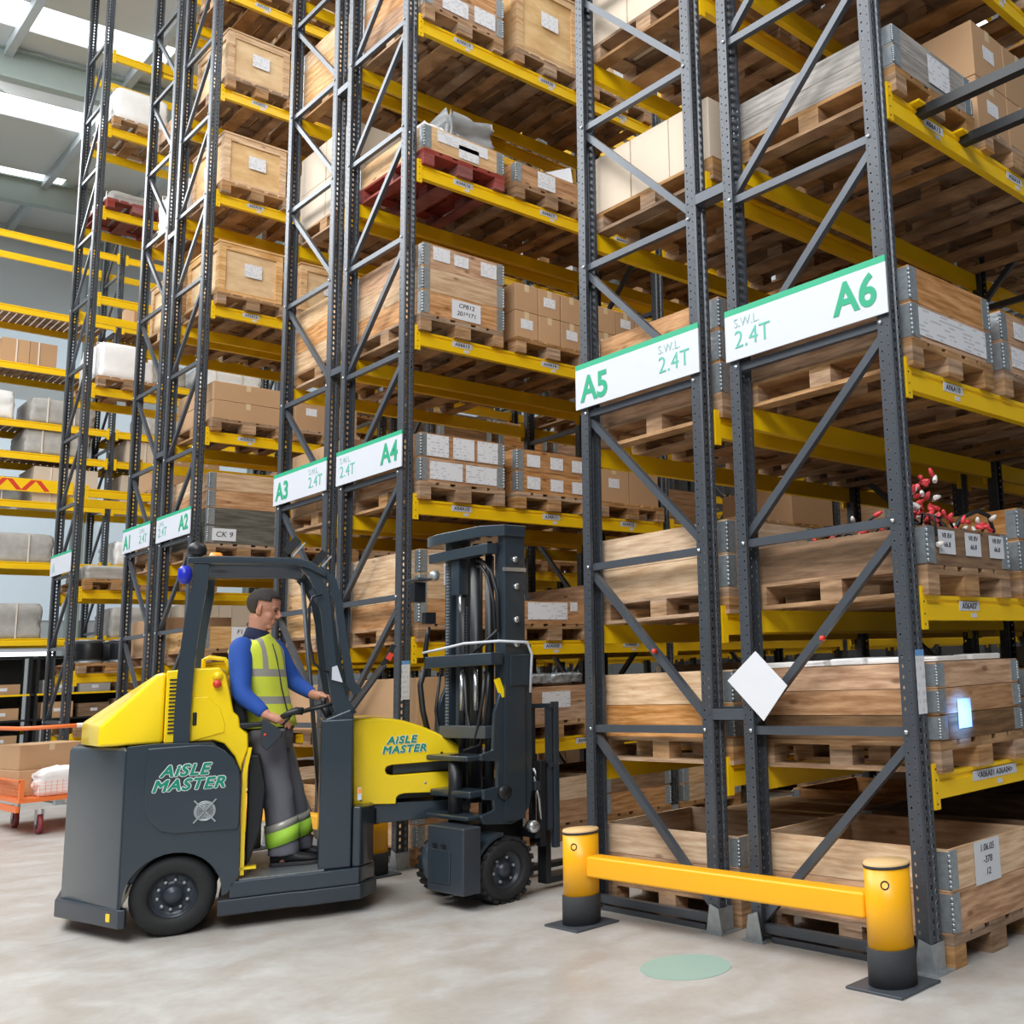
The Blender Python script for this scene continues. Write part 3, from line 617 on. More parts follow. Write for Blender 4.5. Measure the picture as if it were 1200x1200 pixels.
# --- A4
pallet_at('A4', 0, -1, 0); crate('A4', 0, -1, 0, ['pine', 'pine2', 'pine'], .17); pallet_at('A4', 0, -1, 1); crate('A4', 0, -1, 1, ['pine2', 'pine'], .19); pallet_at('A4', 0, -1, 2); crate('A4', 0, -1, 2, ['pine2', 'pdark'], .19)
pallet_at('A4', 0, 0, 0); cartons('A4', 0, 0, 0, 1, 1, 1, .42); pallet_at('A4', 0, 0, 1); crate('A4', 0, 0, 1, ['pine2', 'pine2'], .15, labs=[('X', .0, .18, .3, .14, X_)], note=' with silver bags on top'); pallet_at('A4', 0, 0, 2); crate('A4', 0, 0, 2, ['pdark', 'pine2'], .15)
pallet_at('A4', 0, 1, 0); crate('A4', 0, 1, 0, ['pine2', 'pine', 'pine'], .2, labs=[('X', -.05, .4, .26, .18, X_)])
pallet_at('A4', 0, 1, 1); crate('A4', 0, 1, 1, ['pine2'], .2, labs=[('X', -.08, .11, .42, .15, X_), ('X', .2, .15, .08, .08, X_)]); pallet_at('A4', 0, 1, 2); crate('A4', 0, 1, 2, ['pine2', 'pine2'], .19)
pallet_at('A4', 0, 2, 0); crate('A4', 0, 2, 0, ['pine2', 'pine2'], .205, labs=[('X', u, .305, .2, .18, X_) for u in (-.24, .0, .23)]+[('X', u, .1, .3, .15, X_) for u in (-.16, .17)], note=' covered in labels')
pallet_at('A4', 0, 2, 1); crate('A4', 0, 2, 1, ['pine2', 'pine2'], .195, labs=[('X', u, z_, .14, .11, X_, 'paper') for u in (-.22, .03, .27) for z_ in (.29, .09)], note=' with six small labels'); pallet_at('A4', 0, 2, 2); cartons('A4', 0, 2, 2, 2, 2, 1, .35)
pallet_at('A4', 0, 3, 0); o = crate('A4', 0, 3, 0, ['pine2', 'pine', 'pine2'], .21, labs=[('X', -.22, .55, .16, .12, X_), ('X', -.03, .54, .14, .1, X_), ('X', .24, .53, .16, .13, X_)]); handwriting(o, X_, .02, .1, ['CPB12', '201*171'], .055)
pallet_at('A4', 0, 3, 1); cartons('A4', 0, 3, 1, 3, 3, 2, .26); pallet_at('A4', 0, 3, 2); cartons('A4', 0, 3, 2, 3, 3, 2, .26)
pallet_at('A4', 0, 4, 0, 'red'); crate('A4', 0, 4, 0, ['pine'], .22, labs=[('X', -.02, .15, .5, .1, X_), ('X', .04, .08, .2, .12, X_)], note=' on red pallet')
pallet_at('A4', 0, 4, 1); crate('A4', 0, 4, 1, ['pine2'], .2, labs=[('X', -.05, .1, .2, .16, X_)], note=' under white sheet'); pallet_at('A4', 0, 4, 2); crate('A4', 0, 4, 2, ['pdark', 'pine2'], .2)
pallet_at('A4', 0, 5, 0); o = crate('A4', 0, 5, 0, ['pine2', 'pine2', 'pine'], .2, labs=[('X', -.1, .1, .26, .15, X_), ('X', .2, .12, .22, .16, X_)]); pallet_at('A4', 0, 5, 1); plycrate('A4', 0, 5, 1, .8, 1.16); pallet_at('A4', 0, 5, 2); plycrate('A4', 0, 5, 2, .62, 1.1)
for s_ in range(3): pallet_at('A4', 0, 6, s_); (crate('A4', 0, 6, s_, ['pine2', 'pine'], .2) if s_ != 1 else cartons('A4', 0, 6, 1, 2, 2, 1, .4))
for o in [q for q in COL.objects if q.get('label', '').startswith('brown box, first up, first column, first row, A4 rack, first level, nearest')]:
    lab_on(o, 'Y', -.28, .16, .16, .12, .377, 'paperw', .5); text('CGR', 'box_print', 'red', o, (-.12, -.3765, .2), .1, '-Y')
# --- A3
for k_, mts, bh in ((-1, ['pine2', 'pine'], .2), (1, ['pine', 'pine', 'pine'], .2), (3, ['pine', 'pine2', 'pine'], .21), (5, ['pine', 'pine', 'pine'], .2)):
    pallet_at('A3', 0, k_, 0); crate('A3', 0, k_, 0, mts, bh)
pallet_at('A3', 0, 0, 0); cartons('A3', 0, 0, 0, 1, 1, 1, .4); pallet_at('A3', 0, 2, 0); cartons('A3', 0, 2, 0, 2, 2, 2, .3); pallet_at('A3', 0, 4, 0); cartons('A3', 0, 4, 0, 2, 1, 2, .4, 'cartonw'); pallet_at('A3', 0, 6, 0); plycrate('A3', 0, 6, 0)
for k_ in range(0, 7):
    pallet_at('A3', 0, k_, 1)
    if k_ % 2: crate('A3', 0, k_, 1, ['pine2', 'pine'], .19)
    else: cartons('A3', 0, k_, 1, 2, 2, 1, .33)
# --- A2
pallet_at('A2', 0, 0, 0); crate('A2', 0, 0, 0, ['pine2', 'pine'], .17); pallet_at('A2', 0, -1, 0); cartons('A2', 0, -1, 0, 2, 2, 2, .27); pallet_at('A2', 0, 1, 0); o = crate('A2', 0, 1, 0, ['pine'], .24, note=' with bold label'); handwriting(o, X_, .05, .13, ['F1 3E6', '2'], .07)
pallet_at('A2', 0, 2, 0); o = crate('A2', 0, 2, 0, ['green_board', 'green_board', 'pine2', 'pine'], .2, note=', dark lower boards'); handwriting(o, X_, -.22, .1, ['CK 9'], .085)
pallet_at('A2', 0, 3, 0); cartons('A2', 0, 3, 0, 2, 1, 2, .215); pallet_at('A2', 0, 3, 1); cartons('A2', 0, 3, 1, 2, 2, 1, .42)
for k_ in (4, 5, 6): pallet_at('A2', 0, k_, 0); plycrate('A2', 0, k_, 0, .66)
for k_ in (-1, 0, 1, 2, 4, 5, 6, 7):
    pallet_at('A2', 0, k_, 1)
    if k_ in (5, 6): cartons('A2', 0, k_, 1, 2, 2, 1, .4, 'cartonw')
    elif k_ in (4, 7): plycrate('A2', 0, k_, 1, .62, 1.1)
    elif k_ < 7: crate('A2', 0, k_, 1, ['pine2', 'pine'], .18)
    pallet_at('A2', 0, k_, 2)
    if k_ % 2: crate('A2', 0, k_, 2, ['pine2', 'pine2'], .18)
    elif k_ >= 0: cartons('A2', 0, k_, 2, 2, 2, 1, .32)
pallet_at('A2', 0, 7, 0); plycrate('A2', 0, 7, 0, .66)
# --- A1
for k_ in (-1, 0, 1, 2, 3, 4, 5, 6):
    if k_ != 3: pallet_at('A1', 0, k_, 0)
    if k_ in (-1, 4): plycrate('A1', 0, k_, 0, .7, 1.12)
    elif k_ in (0, 1): cartons('A1', 0, k_, 0, 1, 1, 1, .42)
    elif k_ == 2: crate('A1', 0, k_, 0, ['pine2', 'pine'], .2)
    elif k_ == 5: wrapped('A1', 0, 5, 0, .55, 'packw', 'white')
    elif k_ == 6: crate('A1', 0, 6, 0, ['pine2'], .2)
    if k_ >= 0 and k_ % 2 == 0: pallet_at('A1', 0, k_, 1); cartons('A1', 0, k_, 1, 2, 2, 1, .4)
# --- the far left rack
pallet_at('end', 0, 0, 0); pallet_at('end', 0, 0, 1)
pallet_at('end', 0, 4, 0); wrapped('end', 0, 4, 0, .55, 'packw', 'white'); pallet_at('end', 0, 6, 0, 'red'); wrapped('end', 0, 6, 0, .18, 'pack', 'low grey')
pallet_at('end', 0, 1, 0); pallet_at('end', 0, 2, 0); wrapped('end', 0, 2, 0, .2, 'pack', 'grey'); pallet_at('end', 0, 7, 0); wrapped('end', 0, 7, 0, .55, 'packw', 'white'); pallet_at('end', 0, 6, 1); wrapped('end', 0, 6, 1, .5, 'packw', 'white')
pallet_at('end', 0, 3, 1); cartons('end', 0, 3, 1, 2, 2, 1, .4); pallet_at('end', 0, 1, 1); wrapped('end', 0, 1, 1, .35, 'pack', 'grey')
pallet_at('end', 0, 2, 1); cartons('end', 0, 2, 1, 2, 2, 1, .5)
# --- deeper bays, seen between and through the frames
rnd = random.Random(11)
for run, js in (('A6', [1]), ('A5', [1, 2]), ('A4', [1, 2]), ('A3', [1]), ('A2', [1, 2]), ('A1', [1]), ('end', [1, 2])):
    for j in js:
        lv = RUN[run][3]; top = {'A6': 4, 'A5': 3, 'A4': 5, 'A3': 4, 'A2': 6, 'A1': 3, 'end': 6}[run]
        for k in range(-1, top):
            for s in range(3):
                if j == 2 and s != 1 or rnd.random() < (.1 if run in ('A4', 'A2') else .35): continue
                if NP > 285: break
                pallet_at(run, j, k, s); hc = ((lv[k+1]-(0 if k < 0 else lv[k])) if k+1 < len(lv) else 1)-.35; q = rnd.random()
                if q < .45: crate(run, j, k, s, [rnd.choice(['pine', 'pine2', 'pdark'])]*(2 if hc < .6 else 3), .17)
                elif q < .7: cartons(run, j, k, s, 2, 1, 1, min(.45, hc), rnd.choice(['carton', 'carton', 'cartonw']))
                elif q < .85 and hc > .7: plycrate(run, j, k, s, .62)
                elif q < .9 and hc > .5: wrapped(run, j, k, s, .4, 'packw', 'white')
print('pallets', NP)
# ------------------------------------------------------------------ loose things lying on loads
def put(o, run, j, k, s, dx, dy, dz, rz=0):
    x, y, z = spot(run, j, k, s); o.location = (x+dx, y+dy, z+.145+dz); o.rotation_euler = (0, 0, rz); return o
i = 0
for (dx, dy, w_, h_) in [(-.45, -.2, .22, .03), (-.22, -.22, .24, .03), (.02, -.2, .22, .035), (.27, -.2, .24, .03), (.47, .2, .12, .03), (.45, -.13, .16, .025), (-.3, .15, .4, .03), (.1, .15, .34, .03)]:
    i += 1; o = blob(w_, .3, h_, i, .03).build('white_packet', 'packw'); put(o, 'A6', 0, 0, 0, dx, dy, .376)
    tag(o, '%s flat white packet in the crate with the blue light spot' % ORD[i-1], 'packet', 'white packets on the first level of A6')
MB().box(-.57, .57, -.36, .36, .0, .012).build('inner_sheet', 'ply', None)
o = bpy.context.scene.objects['inner_sheet']; put(o, 'A6', 0, 0, 0, 0, 0, .36); tag(o, 'thin board under the white packets in the crate with the blue light spot', 'board')
# red-ended battery cables
r = empty('battery_cables'); put(r, 'A6', 0, 1, 0, 0, 0, .02)
tag(r, 'tangle of black cables with red ends spilling from the crate beside the A6 upright', 'cables')
rc = random.Random(3); ends = []
mb = MB()
for q in range(26):
    cx, cy = (rc.uniform(-.5, .5), rc.uniform(-.3, .3)) if q > 9 else (rc.uniform(.25, .53), rc.uniform(-.34, .05))
    a0 = rc.uniform(0, 6.28); R_ = rc.uniform(.05, .11); z0 = rc.uniform(.1, .2); pts = []
    for e in range(12): a = a0+e*.42; pts.append((max(-.55, min(.56, cx+R_*cos(a))), max(-.35, min(.35, cy+R_*sin(a))), z0+.05*sin(e*.7)+.02*(q % 3)))
    mb.tube(pts, .008, 6); ends += [pts[-1], pts[0]]
mb.tube([(.45, .05, .15), (.5, .1, .26), (.54, .2, .3), (.55, .3, .28), (.54, .36, .2), (.5, .33, .15)], .012, 8)
mb.tube([(.5, -.3, .15), (.56, -.36, .24), (.612, -.34, .22), (.614, -.33, .12)], .007, 6)
mb.build('cable', 'cable', r)
for q, (x, y, z) in enumerate(ends+[(.614, -.33, .08), (.54, .35, .2), (.53, .3, .17), (.5, .25, .2), (.52, .2, .19), (.55, -.3, .32), (.5, -.33, .36), (.56, -.2, .27), (.54, -.35, .27), (.5, -.28, .3), (.53, -.14, .2)]+[(rc.uniform(.44, .6), rc.uniform(-.38, -.2), rc.uniform(.2, .44)) for _ in range(26)]+[(rc.uniform(.5, .6), rc.uniform(-.2, .3), rc.uniform(.2, .26)) for _ in range(10)]):
    d = Vector((rc.uniform(-1, 1), rc.uniform(-1, 1), rc.uniform(-.3, .9))).normalized()*.045
    if q > len(ends): z += .0
    MB().tube([(x, y, z), (x+d.x*.6, y+d.y*.6, z+d.z*.6), (x+d.x, y+d.y, z+d.z)], [.013, .012, .006], 7).build('cable_end', 'clip' if q % 4 else 'clipw', r)
def heap(name, mt, run, k, s, dx, dy, dz, w_, d_, h_, seed, label, cat, lump=.18):
    o = blob(w_, d_, h_, seed, lump, flat=.6).build(name, mt); put(o, run, 0, k, s, dx, dy, dz); tag(o, label, cat); return o
heap('plastic_bag', 'bag', 'A6', 2, 0, .35, -.05, .25, .35, .5, .2, 5, 'clear plastic film bulging from the crate with the long white label on A6', 'plastic film')
heap('plastic_bag', 'bag', 'A4', 4, 0, .2, .1, .14, .7, .45, .42, 6, 'large clear plastic bag heaped on the crate on the red pallet', 'plastic bag', .3)
heap('plastic_bag', 'packw', 'A4', 4, 0, .3, -.24, .14, .4, .22, .2, 8, 'small white bag on the near corner of the crate on the red pallet', 'plastic bag')
o = MB().bar((-.2, -.1, .02), (.3, .3, .1), .18, .006, (0, 0, 1)).build('cardboard_sheet', 'paperw'); put(o, 'A4', 0, 4, 1, .1, .1, .29); tag(o, 'white sheet lying askew on the crate right of the plastic bag', 'sheet')
for q in range(6):
    o = blob(.16, .13, .09, 20+q, .2, flat=.7).build('silver_bag', 'galv'); put(o, 'A4', 0, 0, 1, .5-.01*(q % 3), -.3+.11*q, .325); tag(o, '%s of the small silver bags on the crate behind the truck mast' % ORD[q], 'bag', 'silver bags on a crate')
heap('plastic_film', 'bag', 'A6', 3, 0, -.45, -.2, .15, .22, .2, .14, 9, 'crumple of clear film on the weathered grey crate at the top of A6', 'plastic film')
# reels on the far left rack
x, y, z = spot('end', 0, 1, 0)
for q in range(4):
    r = empty('cable_reel', (x+.25-.5*(q % 2), y-.2+.42*(q//2), z+.146)); MB().lathe([(.18, 0), (.18, .02), (.155, .021), (.155, .3), (.18, .301), (.18, .32)], (0, 0, 0)).build('reel', 'galv', r)
    MB().lathe([(.165, .05), (.168, .06), (.168, .26), (.165, .27)]).build('wound_cable', 'black', r); tag(r, '%s black cable reel, %s row, on the leftmost signed rack' % (('right', 'left')[q % 2], ('front', 'back')[q//2]), 'reel', 'cable reels')
# ------------------------------------------------------------------ slatted racking beyond the far left rack
XM = -18.0
ML = [.95, 2.4, 3.68, 4.72, 5.55, 6.1, 7.1, 8.1, 9.42]
for j in range(5):
    r = empty('rack_frame', (XM-.5, -1.4+j*2.9, 0))
    for x in (.45, -.45): upright(r, x, 1 if x > 0 else -1, 10.2 if j else 9.6)
    mb = MB()
    for k in range(9): mb.add(*chan((-.45, 0, .3+k*1.1), (.45, 0, .3+k*1.1))); mb.add(*chan((-.45, 0, .35+k*1.1), (.45, 0, 1.3+k*1.1)))
    mb.build('bracing', 'steel', r); tag(r, '%s dark grey frame of the far slatted racking' % ORD[j], 'rack frame', 'upright frames of the slatted racking')
for j in range(4):
    for k, z in enumerate(ML):
        for fr in (1, 0):
            r = empty('rack_beam', (XM-.5+(.5 if fr else -.5), -1.4+2.9*j+1.45, z)); s_ = 1 if fr else -1
            MB().prism([(zz, xx*s_) for xx, zz in BP], 1, -1.39, 1.39).build('beam_profile', 'yellow', r)
            for yy in (-1.4, 1.36): MB().box(*sorted((.04*s_, .054*s_)), yy, yy+.04, -.165, .04).build('end_connector', 'yellow', r)
            tag(r, 'yellow %s beam of the far slatted racking, %s level, %s bay' % ('front' if fr else 'rear', ORD[k], ORD[j]), 'rack beam', 'beams of the slatted racking')
        if k in (4, 5, 6, 7):
            mb = MB()
            for q in range(26): mb.box(-.5, .5, -1.36+q*.105, -1.36+q*.105+.085, 0, .018)
            o = mb.build('slatted_deck', 'pallet', None, (XM-.5, -1.4+2.9*j+1.45, z)); tag(o, 'slatted wooden deck on the %s beams of the far left racking, bay %s' % (ORD[k], ORD[j]), 'deck', 'slatted rack decks')
o = MB().xz([(-.0, -.055), (.03, -.055), (.03, .055), (0, .055)], -.4, .4).build('load_board', 'yellow', None, (XM+.04, .35, 5.03)); bpy.data.objects.remove(o)
r = empty('warning_board', (XM+.09, .32, 4.98)); MB().box(0, .012, -.62, .62, -.11, .11).build('board', 'yellow', r)
mb = MB()
for q in range(4): c = -.42+q*.2; sg = 1 if q % 2 else -1; mb.prism([(c-.05-.07*sg, .09), (c+.03-.07*sg, .09), (c+.03+.07*sg, -.09), (c-.05+.07*sg, -.09)], 0, .0125, .0135)
mb.build('chevrons', 'red', r); tag(r, 'yellow board with red and white chevrons on the slatted racking at far left', 'warning board')
li = 0
for (k, yy, w_, d_, h_, mt, what) in [(5, -.4, 1.0, .9, .5, 'packw', 'white'), (6, .2, .9, .8, .42, 'carton', 'brown boxed'), (4, .7, 1, 1.0, .46, 'pack', 'grey'), (3, .85, 1.0, .95, .62, 'cartonw', 'pale boxed'), (3, -.2, 1, .9, .42, 'bag', 'clear filmed'), (2, .2, 1.0, 1.1, .5, 'pack', 'grey'), (2, 2.15, 1.0, 1, .45, 'packw', 'white'), (1, .1, 1, 1.1, .6, 'pack', 'grey striped'), (1, 2.15, 1.0, 1, .55, 'pack', 'darker grey'), (2, 3.4, 1, 1.3, .5, 'packw', 'tall white'), (1, 3.45, 1, 1.3, .6, 'cartonw', 'pale boxed'), (3, 3.6, 1, 1.2, .55, 'pack', 'grey'), (5, 2.6, 1, 1.1, .5, 'pack', 'grey'), (1, 6, 1, 1.3, .6, 'packw', 'white'), (2, 6.6, 1, 1.1, .6, 'carton', 'brown boxed'), (6, 3.5, 1, 1.2, .5, 'packw', 'white'), (0, 3.2, 1, 1.2, .8, 'carton', 'brown boxed'), (5, .75, 1, 1.0, .45, 'pack', 'dark grey'), (4, -.6, 1, .9, .35, 'packw', 'low white'), (4, 2.35, 1, 1.2, .4, 'cartonw', 'cream boxed'), (6, 2.2, 1, 1., .4, 'pack', 'grey'), (3, 2.3, 1, 1.2, .6, 'cartonw', 'tall pale boxed'), (2, -.75, 1, .7, .5, 'cartonw', 'small pale boxed'), (1, -.85, 1, .8, .55, 'packw', 'small white'), (7, 2.4, 1, 1.3, .5, 'carton', 'brown boxed'), (4, 5.2, 1, 1.4, .45, 'packw', 'long white'), (2, 5.2, 1, 1.2, .6, 'pack', 'tall grey'), (3, 5.2, 1, 1.4, .5, 'carton', 'brown boxed'), (1, 4.85, 1, .6, .5, 'pack', 'narrow grey')]:
    li += 1; r = empty('wrapped_load', (XM-.5, yy, ML[k]+(.02 if k in (4, 5, 6, 7) else .002)))
    if mt in ('carton', 'cartonw'): MB().box(-w_/2, w_/2, -d_/2, 0-.004, 0, h_).build('carton_body', mt, r); MB().box(-w_/2, w_/2, 0.004, d_/2, 0, h_).build('carton_body', mt, r)
    else: blob(w_, d_, h_, 40+li, .05).build('wrapped_goods', mt, r)
    for q in (-.25, .15): MB().box(w_/2+.004, w_/2+.01, q*d_, q*d_+.02, 0, h_).build('strap', 'tapew', r)
    tag(r, '%s load, slatted racking %s level, %s' % (what, ORD[k], 'leftmost' if yy < 1 else 'next right' if yy < 2 else 'farther right'), 'wrapped load', 'loads on the slatted racking')
# dark shelving with boxes, and the strip lamp over it
for j in range(2):
    r = empty('dark_shelf_unit', (XM+.55, -.75+j*2.3, 0))
    for x in (-.25, .25):
        for y in (-1.1, 1.1): MB().box(x-.02, x+.02, y-.02, y+.02, 0, 2.05).build('post', 'black', r)
    for z in (.25, .65, 1.05, 1.45): MB().box(-.27, .27, -1.1, 1.1, z, z+.03).build('shelf', 'black', r); MB().box(.271, .28, -1.1, 1.1, z+.0, z+.03).build('shelf_edge', 'yellow' if z > 1.2 else 'black', r)
    MB().box(-.285, -.272, -1.12, 1.12, 0, 2.05).build('added_dark_backing', 'black', r); MB().box(-.28, .28, -1.12, 1.12, 2.052, 2.075).build('top_panel', 'black', r)  # black backing added so the shelf interior reads as shaded
    tag(r, 'black open shelf unit full of small boxes, %s one, at the far left' % ('left' if j == 0 else 'right'), 'shelf', 'dark shelf units')
    for k, z in enumerate((.28, .68, 1.08, 1.48)):
        for q in range(4):
            mt = rnd.choice(['carton', 'black', 'carton', 'pdark', 'pack']); h_ = rnd.uniform(.12, .3)
            o = MB().box(-.2, .2, -.22, .22, 0, h_).build('storage_box', mt, None, (XM+.58, -.75+j*2.3-.8+q*.52, z+.001)); lab_on(o, 'X', 0, h_*.5, .1, .05, .2)
            tag(o, '%s box, %s from left, %s shelf, %s dark shelf unit' % ({'carton': 'brown', 'black': 'black', 'pdark': 'dark brown', 'pack': 'grey'}[mt], ORD[q], ORD[k], ('left', 'right')[j]), 'box', 'boxes on the dark shelves')
r = empty('strip_lamp', (XM+.6, -.2, 2.12)); MB().lathe([(.03, -.9), (.03, .9)], (0, 0, 0), 1, 12).build('tube', 'tube', r); MB().box(-.05, .05, -.95, .95, .032, .07).build('lamp_housing', 'white', r)
for yy in (-.8, .8): MB().box(-.006, .006, yy, yy+.012, .07, .2).build('hanger', 'black', r)
tag(r, 'long white strip lamp over the dark shelves at the left edge', 'lamp')
# ------------------------------------------------------------------ barriers
def bollard(x, y, cap, label):
    r = empty('safety_bollard', (x, y, 0))
    MB().box(-.15, .15, -.15, .15, 0, .012).build('base_plate', 'steel', r, bevel=.003)
    MB().lathe([(.108, .012), (.108, .165), (.105, .168)]).build('black_sleeve', 'bbase', r)
    MB().lathe([(.102, .16), (.102, .505)]).build('yellow_tube', 'bollard', r)
    MB().lathe([(.1, .505), (.104, .508), (.104, .52), (.1, .526), (.0, .53)]).build('cap', 'bollard_top', r); MB().lathe([(.104, .503), (.1055, .506), (.1055, .512), (.104, .515)]).build('cap_rim', 'bbase', r)
    a = radians(-60); mb = MB()
    for q in range(20):
        t0, t1 = q*pi/10, (q+1)*pi/10
        def pt(t, rad): u = rad*cos(t)/.102+a; return (.103*cos(u), .103*sin(u), .44+rad*sin(t))
        mb.add([pt(t0, .014), pt(t0, .02), pt(t1, .02), pt(t1, .014)], [(0, 1, 2, 3)])
    mb.build('ring_mark', 'ink', r); tag(r, label, 'bollard', 'yellow safety bollards'); return r
bollard(-2.135, -.315, 1, 'yellow safety bollard with black foot beside the truck mast'); bollard(-.008, -.263, 1, 'yellow safety bollard in front of the A6 upright, nearest the camera')
bollard(-4.72, -.24, 1, 'yellow safety bollard partly hidden behind the truck, by the A4 upright'); bollard(-7.0, -.24, 1, 'yellow safety bollard at the A3 upright, hidden behind the truck')
def rail(a, b, label):
    a = Vector(a); b = Vector(b); d = (b-a).normalized(); c = (a+b)/2; r = empty('barrier_rail', c)
    MB().bar((a-c)+d*.1, (b-c)-d*.1, .1, .115).build('rail_beam', 'bollard', r, bevel=.015); tag(r, label, 'barrier rail', 'yellow barrier rails')
rail((-2.135, -.315, .33), (-.008, -.263, .33), 'yellow barrier rail between the two bollards in front of the A5 and A6 frames')
rail((-4.72, -.24, .33), (-7.0, -.24, .33), 'yellow barrier rail in front of the A3 and A4 frames, seen past the truck')
for nm, x0, x1 in (('A6', -.93, -.05), ('A5', -2.3, -1.42)):
    o = MB().box(x0, x1, -.03, .02, .001, .03).build('floor_rail', 'steel'); tag(o, 'low grey steel rail on the floor under the %s end frame' % nm, 'floor rail')
# floor marking, hanging sheet, upright stickers
o = MB().lathe([(.23, 0), (.23, .0015)], smooth=False).build('floor_marking', 'paint', None, (-1.0, -.575, .0005)); o.scale = (1.0, .9, 1); tag(o, 'faded turquoise round patch painted on the floor before A5', 'floor marking')
r = empty('hanging_sheet', (-.92, -.07, 1.3)); MB().xz([(-.005, .185), (.21, 0), (.035, -.18), (-.22, .035)], -.004, 0).build('sheet', 'paperw', r, bevel=.001); tag(r, 'blank white sheet hanging askew between the A5 and A6 frames', 'sheet')
for run, z in (('A6', 1.3), ('A4', 1.42)):
    x = RUN[run][1]+.063; r = empty('upright_notice', (x, 0, z)); MB().box(0, .0015, -.03, .04, -.15, .12).build('notice', 'paper', r); MB().box(0, .0015, -.03, .04, .12, .15).build('header', 'blueink', r)
    tag(r, 'narrow white notice with blue top stuck on the %s upright' % run, 'notice', 'notices on uprights')
l = bpy.data.lights.new('blue_spot_light', 'SPOT'); l.energy = 2000; l.color = (.08, .28, 1); l.spot_size = radians(6.5); l.spot_blend = 1; l.shadow_soft_size = .03
lo = bpy.data.objects.new('blue_spot_light', l); COL.objects.link(lo); lo.location = (2.3, -.3, 1.7); lo.rotation_euler = (Vector((.1, .27, 1.12))-Vector((2.3, -.3, 1.7))).to_track_quat('-Z', 'Y').to_euler()
# ------------------------------------------------------------------ the articulated truck
H = radians(22)
TR = empty('forklift_truck', (-3.92, -1.62, 0), pi/2-H)
tag(TR, 'yellow and dark grey articulated stand-on forklift carrying the driver in the hi-vis vest', 'forklift')
def arc(cx, cz, r, a0, a1, n): return [(cx+r*cos(radians(a0+(a1-a0)*i/n)), cz+r*sin(radians(a0+(a1-a0)*i/n))) for i in range(n+1)]
# rear body: near side plate with a round wheel arch, tapering tail, all one shell
AC = (-.235, .22)
side = [(-.50, .15), (-.50, 1.10), (-.36, 1.108), (-.06, 1.095), (0, 1.04), (.06, .97), (.095, .88), (.105, .8), (.108, .3), (.05, .21), (.02, .2)]+arc(AC[0], AC[1], .255, -4, 184, 16)[0:]
side = side[:-1]+[(-.492, .2)]
body = MB(); body.xz(side, 0, .16)
b1 = body.build('wheel_arch_panel', 'navy', TR, bevel=.012)
tail = [(-.50, .0), (-.86, .62), (-.90, 1.12), (-.72, 1.25), (.1, 1.25), (.1, .165), (-.49, .165)]
hull([(x, y, z) for x, y in [(-.50, .004), (-.87, .66), (-.90, 1.10), (-.74, 1.24), (-.495, 1.24)] for z in (.16, 1.10)], 'tail_shell', 'navy', TR, bevel=.03)
MB().prism([(-.49, .165), (.098, .165), (.098, 1.22), (-.49, 1.22)], 2, .3, 1.085).build('rear_body', 'navy', TR, bevel=.01)
MB().xz([(-.395, 1.085), (-.405, .83), (-.395, .74), (-.365, .66), (-.31, .605), (-.24, .585), (.088, .575), (.102, .6), (.102, .86), (.09, .93), (.055, .995), (.0, 1.05), (-.06, 1.08), (-.14, 1.09)], -.014, .002).build('access_cover', 'navy', TR, bevel=.012)
# bumper band round the tail and the wheel
MB().prism([(-.50, -.012), (-.90, .66), (-.93, 1.12), (-.75, 1.27), (-.7, 1.2), (-.84, 1.08), (-.83, .68), (-.465, .05), (-.465, -.012)], 2, .085, .19).build('rear_bumper', 'chassis', TR, bevel=.008)
MB().box(-.02, .022, -.002, .002, -.022, .022).build('yellow_sticker', 'ty', TR, (-.56, .085, .14), rot=(0, 0, radians(-59)))
# chassis skirt with its step, floor plate
MB().prism([(.0, -.012), (.40, -.012), (.46, -.035), (.79, -.035), (.90, .15), (.90, .95), (.7, 1.2), (.0, 1.2)], 2, .085, .175).build('chassis_skirt', 'chassis', TR, bevel=.008)
MB().prism([(.06, .0), (.40, .0), (.46, -.022), (.78, -.022), (.885, .155), (.885, .95), (.7, 1.18), (.06, 1.18)], 2, .177, .272).build('platform_frame', 'navy', TR, bevel=.006)
MB().prism([(.11, .012), (.58, .0), (.58, 1.1), (.11, 1.1)], 2, .273, .282).build('chequer_plate_floor', 'tread', TR)
# yellow engine cover
hull([(x, y, z) for x, y, z in [(-.66, .12, 1.105), (-.81, .62, 1.105), (-.85, 1.05, 1.105), (-.66, .14, 1.22), (-.81, .62, 1.24), (-.85, 1.04, 1.24), (-.38, .13, 1.52), (-.40, 1.1, 1.52), (-.33, .11, 1.53), (-.33, 1.12, 1.53), (-.33, .09, 1.105), (-.33, 1.15, 1.105), (-.48, .075, 1.105)]], 'rear_hood', 'ty', TR, bevel=.02)
MB().xz([(-.325, 1.105), (-.325, 1.535), (-.25, 1.54), (-.25, 1.105)], .085, 1.14).build('vent_panel', 'ty', TR, bevel=.008)
for q in range(15): MB().xz([(-.306, 1.16+q*.0225), (-.306, 1.17+q*.0225), (-.263, 1.17+q*.0225), (-.263, 1.16+q*.0225)], .079, .09).build('vent_slot', 'black', TR)
MB().xz([(-.245, 1.105), (-.245, 1.545), (-.04, 1.545), (-.005, 1.50), (.045, 1.27), (.075, 1.24), (.085, 1.17), (.13, 1.13), (.135, 1.04), (.105, .95), (.1, .9), (.06, 1.0), (.0, 1.08), (-.06, 1.105)], .07, 1.1).build('seat_console', 'ty', TR, bevel=.012)
MB().xz([(-.18, 1.106), (-.18, 1.37), (-.1, 1.37), (-.03, 1.3), (.0, 1.2), (.0, 1.15)], .064, .072).build('service_flap', 'ty', TR, bevel=.004)
